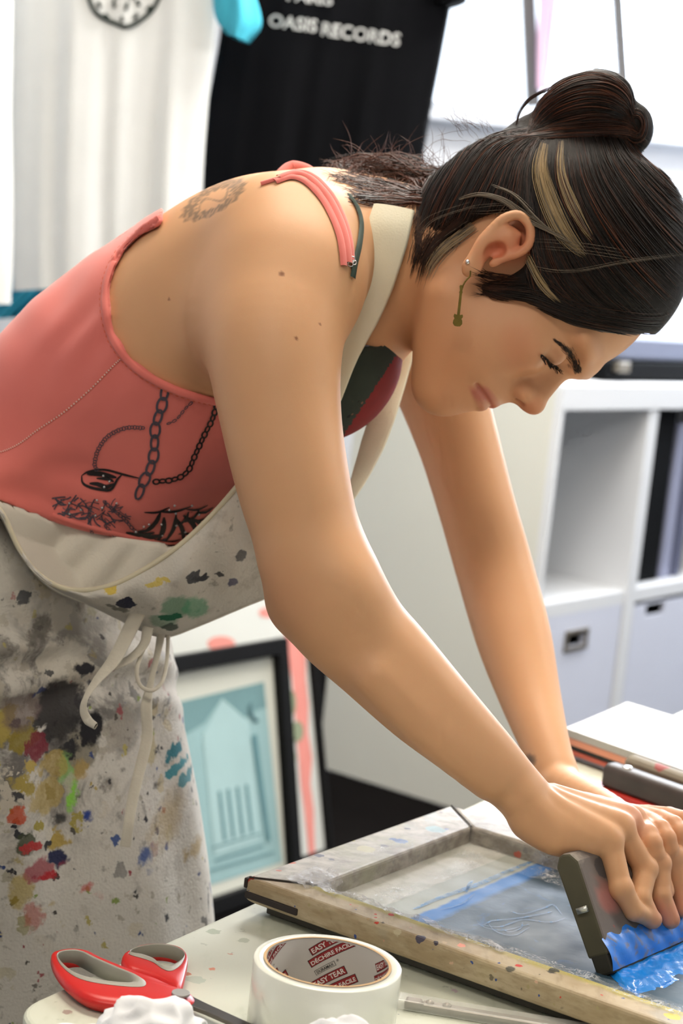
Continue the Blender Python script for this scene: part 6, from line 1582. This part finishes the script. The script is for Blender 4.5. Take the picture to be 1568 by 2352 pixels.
# the bun's wraps
BW = [[(1212, 302), (1235, 240), (1280, 195), (1335, 172), (1395, 172), (1440, 205), (1455, 262)],
      [(1215, 306), (1250, 250), (1300, 215), (1350, 200), (1400, 205), (1438, 235), (1452, 280)],
      [(1218, 310), (1265, 265), (1320, 240), (1370, 235), (1410, 245), (1440, 265), (1450, 290)],
      [(1200, 312), (1270, 290), (1330, 275), (1380, 272), (1420, 278), (1448, 290), (1462, 305)],
      [(1180, 318), (1260, 310), (1330, 300), (1390, 298), (1430, 300), (1460, 305), (1475, 320)],
      [(1080, 325), (1180, 318), (1280, 318), (1370, 312), (1420, 312), (1455, 315), (1480, 330)]]
BW = np.array(BW, float)
for k in range(560):
    s_ = rg.uniform(-.15, 4.999); i = max(0, int(s_)); u = s_ - i; g = BW[i] * (1 - u) + BW[i + 1] * u; path = smoothpath(g, 26) + rg.normal(0, 2.5, 2) + np.cumsum(rg.normal(0, .5, (26, 2)), 0)
    a, b = sorted(rg.integers(0, 26, 2)); 
    if rg.random() < .5: a, b = 0, 25
    if b - a < 6: continue
    C = on_hair(path[a:b + 1], rg.uniform(0, .002), 18)
    if C is not None: ST.add(C, rg.uniform(.00025, .0006), int(rg.choice([1, 2, 3], p=[.35, .45, .20])))
for k in range(60):
    a0 = rg.uniform(0, 6.28); r_ = rg.uniform(.5, 1.05); pts = [(1458 + 26 * r_ * math.cos(a), 288 + 38 * r_ * math.sin(a)) for a in np.linspace(a0, a0 + rg.uniform(1.5, 3.5), 8)]
    C = on_hair(pts, rg.uniform(0, .002), 12)
    if C is not None: ST.add(C, rg.uniform(.0003, .0005), int(rg.choice([1, 2, 3])))
for k in range(9):
    q = smoothpath([(1183, 292), (1192, 258), (1215, 228), (1250, 208), (1285, 196)], 20) + rg.normal(0, 1.6, 2); ST.add(np.array([J(x, y, 1.49) for x, y in q]), .0003, 2)
# tail on the back, frizz and fly-aways
for k in range(620):
    y0 = rg.uniform(405, 478); st = (rg.uniform(985, 1040), rg.uniform(385, 475)); en = (rg.uniform(735, 860), rg.uniform(366, 420)); mid = ((st[0] + en[0]) / 2 + rg.uniform(-30, 30), rg.uniform(352, 445))
    if rg.random() < .35: en = (rg.uniform(780, 900), rg.uniform(430, 462)); mid = (rg.uniform(880, 940), rg.uniform(440, 470))
    q = smoothpath([st, mid, en], 18); q += np.cumsum(rg.normal(0, 1.1, q.shape), 0) + (6 * np.sin(np.linspace(0, rg.uniform(2, 8), 18) + rg.uniform(0, 6)))[:, None] * np.array([.2, .7]) * rg.uniform(0, 1)
    d = rg.uniform(1.565, 1.62); C = []
    for x, y in q:
        dd = d
        for bb in (BVH, TB):
            h_, _ = hit(x, y, bb)
            if h_ is not None: dd = min(dd, h_[2] - .002)
        C.append(J(x, y, dd))
    C = np.array(C); C[:, 2] = np.convolve(np.r_[C[0, 2], C[0, 2], C[:, 2], C[-1, 2], C[-1, 2]], np.ones(5) / 5, 'valid'); ST.add(C, rg.uniform(.00022, .0005), int(rg.choice([1, 2, 3], p=[.15, .45, .40])))
for k in range(150):
    st = (rg.uniform(780, 1040), rg.uniform(370, 430)); a = rg.uniform(-2.9, -.6); l_ = rg.uniform(25, 110); cur = rg.uniform(-.9, .9); pts = [st]; 
    for _ in range(5): a += cur * .35 + rg.normal(0, .18); pts.append((pts[-1][0] + math.cos(a) * l_ / 5, pts[-1][1] + math.sin(a) * l_ / 5))
    q = smoothpath(pts, 14); d = rg.uniform(1.55, 1.62); ST.add(np.array([J(x, y, d) for x, y in q]), rg.uniform(.00012, .00024), 3)
for k in range(26):
    st = (rg.uniform(1060, 1140), rg.uniform(290, 330)); a = rg.uniform(-2.8, -1.9); l_ = rg.uniform(30, 120); pts = [st]
    for _ in range(4): a += rg.normal(0, .22); pts.append((pts[-1][0] + math.cos(a) * l_ / 4, pts[-1][1] + math.sin(a) * l_ / 4))
    ST.add(np.array([J(x, y, 1.52) for x, y in smoothpath(pts, 12)]), .00015, 3)
for pts in ([(1010, 600), (1100, 520), (1170, 470)], [(1180, 600), (1300, 620), (1420, 600), (1560, 580)], [(1230, 560), (1330, 570), (1450, 590)], [(1090, 470), (1000, 500), (960, 540)], [(1300, 560), (1200, 480), (1150, 470), (1070, 480)]):
    for k in range(4):
        C = on_hair(np.array(pts) + rg.normal(0, 6, 2), .004, 20)
        if C is not None: ST.add(C, .00016, 5)
ST.flush(hair)
hair_o = hair.build('hair', [m_hair, m_h1, m_h2, m_h3, m_hbl, m_hgr], woman, smooth=True, recalc=False)

# brows
ST = Strands()
def brow(c, w, n, lean):
    for k in range(n):
        s_ = rg.random() ** .8; i = s_ * (len(c) - 1); a = int(min(i, len(c) - 2)); u = i - a; p = np.array(c[a]) * (1 - u) + np.array(c[a + 1]) * u; tt = unit(np.array(c[a + 1]) - np.array(c[a], float)); nn = np.array([-tt[1], tt[0]])
        p = p + nn * rg.normal(0, 1) * np.interp(s_, np.linspace(0, 1, len(w)), w) * .42; e_ = p - tt * rg.uniform(8, 13) + nn * rg.normal(0, 1.3); C = []
        for x, y in smoothpath([p, (p + e_) / 2, e_], 5):
            h_, n_ = hit(x, y)
            if h_ is not None: C.append(h_ + n_ * .0006)
        if len(C) == 5: ST.add(np.array(C), rg.uniform(.00010, .00018), 0)
brow([(1276, 784), (1292, 796), (1308, 812), (1322, 834), (1330, 858)], [2, 6, 9, 12, 11], 330, 0)
mb = MB(); ST.flush(mb); mb.build('eyebrow', simple('brow_dark', '#2b1d18', .7, 0), woman, smooth=True, recalc=False)
# lashes on the lowered lid
ST = Strands(); LC = smoothpath([(1243, 814), (1256, 826), (1270, 838), (1286, 848)], 40)
for k in range(90):
    p = LC[int(rg.integers(0, 40))] + rg.normal(0, 1.2, 2); d = unit(np.array([.35, .94]) + rg.normal(0, .30, 2)); h_, n_ = hit(*p)
    if h_ is None: continue
    l_ = rg.uniform(9, 17); e_ = p + d * l_; q = smoothpath([p, (p + e_) / 2 + [-1.5, 1], e_], 6); ST.add(np.array([J(x, y, h_[2] - .0008 - .0035 * i / 5) for i, (x, y) in enumerate(q)]), .00022, 0)
mb = MB(); ST.flush(mb); surf_ribbon(mb, [tuple(p) for p in LC[::5]], [2, 4, 5, 3], BVH, .0005, 0, across=3); mb.build('eyelashes', simple('lash_black', '#120e0e', .6, 0), woman, smooth=True, recalc=False)
# ear stud and the small brass guitar that hangs from the lobe
h_, n_ = hit(1074, 603)
if h_ is not None: MB().ball(c2w(h_ + n_ * .001), .0019, seg=14).build('ear_stud', simple('stud_silver', '#e6e8ea', .15, 0, metal=1.0), woman, smooth=True)
h_, n_ = hit(1078, 636); d0 = (h_[2] if h_ is not None else 1.42) - .004
for k in range(6):
    for (x, y) in ((1060, 680), (1052, 735)):
        g_, _ = hit(x, y)
        if g_ is not None: d0 = min(d0, g_[2] - .004)
m_brass = simple('brass_dark', '#6e5f28', .4, .15, 200, metal=.7)
mb = MB(); mb.tube([c2w(J(x, y, d0)) for x, y in smoothpath([(1080, 622), (1079, 634), (1072, 642), (1066, 650), (1061, 660)], 16)], .0006, 6)
er = mb.build('earring', m_brass, woman, smooth=True)
o_ = c2w(J(1060, 655, d0)); dn = unit(c2w(J(1050, 745, d0)) - o_); sd_ = unit(np.cross(dn, FW)); ax = [sd_, dn, np.cross(sd_, dn)]
L = np.linalg.norm(c2w(J(1050, 750, d0)) - o_)
def gp(pts): return [(a * L, b * L) for a, b in pts]
mb = MB(); half = [(.035, .0), (.05, .03), (.035, .09), (.03, .14), (.045, .17), (.03, .20), (.035, .72), (.10, .70), (.115, .76), (.085, .81), (.11, .86), (.115, .93), (.07, .99), (0, 1.0)]
mb.prism(gp([(a, b) for a, b in half] + [(-a, b) for a, b in half[::-1][1:]]), -.0005, .0005, org=o_, ax=ax); mb.build('pendant', m_brass, er, bevel=.0002)
print('hair', time.time() - _t0)
# ================================================================ light
wd = bpy.data.worlds.new('world'); SC.world = wd; wd.use_nodes = True
nt = wd.node_tree; bg = nt.nodes['Background']
bg.inputs['Color'].default_value = (.90, .95, 1.0, 1); bg.inputs['Strength'].default_value = WORLD_S
def area(name, loc, to, size, sy, power, col):
    l = bpy.data.lights.new(name, 'AREA'); l.shape = 'RECTANGLE'; l.size = size; l.size_y = sy; l.energy = power; l.color = col
    o = bpy.data.objects.new(name, l); COL.objects.link(o); o.location = loc
    o.rotation_euler = (Vector(to) - Vector(loc)).to_track_quat('-Z', 'Y').to_euler(); return o
area('overhead_light', (.1, 1.9, 2.68), (.1, 1.9, 0), 1.2, .6, LAMP_P * 1.1, (1.0, .90, .76))
area('overhead_light', (-.3, .2, 2.68), (0, 1.3, 1.0), 1.2, .6, LAMP_P * .70, (1.0, .90, .76))
area('overhead_light', (.3, 3.5, 2.68), (.3, 3.5, 0), 1.2, .6, LAMP_P * 2.0, (1.0, .95, .88))
area('overhead_light', (.9, 5.0, 2.68), (.9, 5.0, 0), 1.2, .6, LAMP_P * 1.6, (1.0, .96, .92))  # unseen lamp added to brighten the background
area('overhead_light', (2.5, 2.4, 2.68), (1.2, 4.0, .6), 1.2, .6, LAMP_P * 2.0, (1.0, .96, .90))
area('window_daylight', (1.6, WY - .1, 1.95), (.1, 1.6, 1.0), 2.0, .9, WIN_P, (.80, .88, 1.0))
v = SC.view_settings; v.view_transform = 'Standard'; v.look = 'None'; v.gamma = 1.0; v.use_curve_mapping = False; v.exposure = EXPO
SC.cycles.use_denoising = True
SC.cycles.max_bounces = 5; SC.cycles.diffuse_bounces = 3; SC.cycles.glossy_bounces = 2; SC.cycles.transmission_bounces = 6; SC.cycles.transparent_max_bounces = 8
SC.cycles.sample_clamp_indirect = 6
SC.cycles.use_adaptive_sampling = True; SC.cycles.adaptive_threshold = 0.08; SC.cycles.adaptive_min_samples = 12
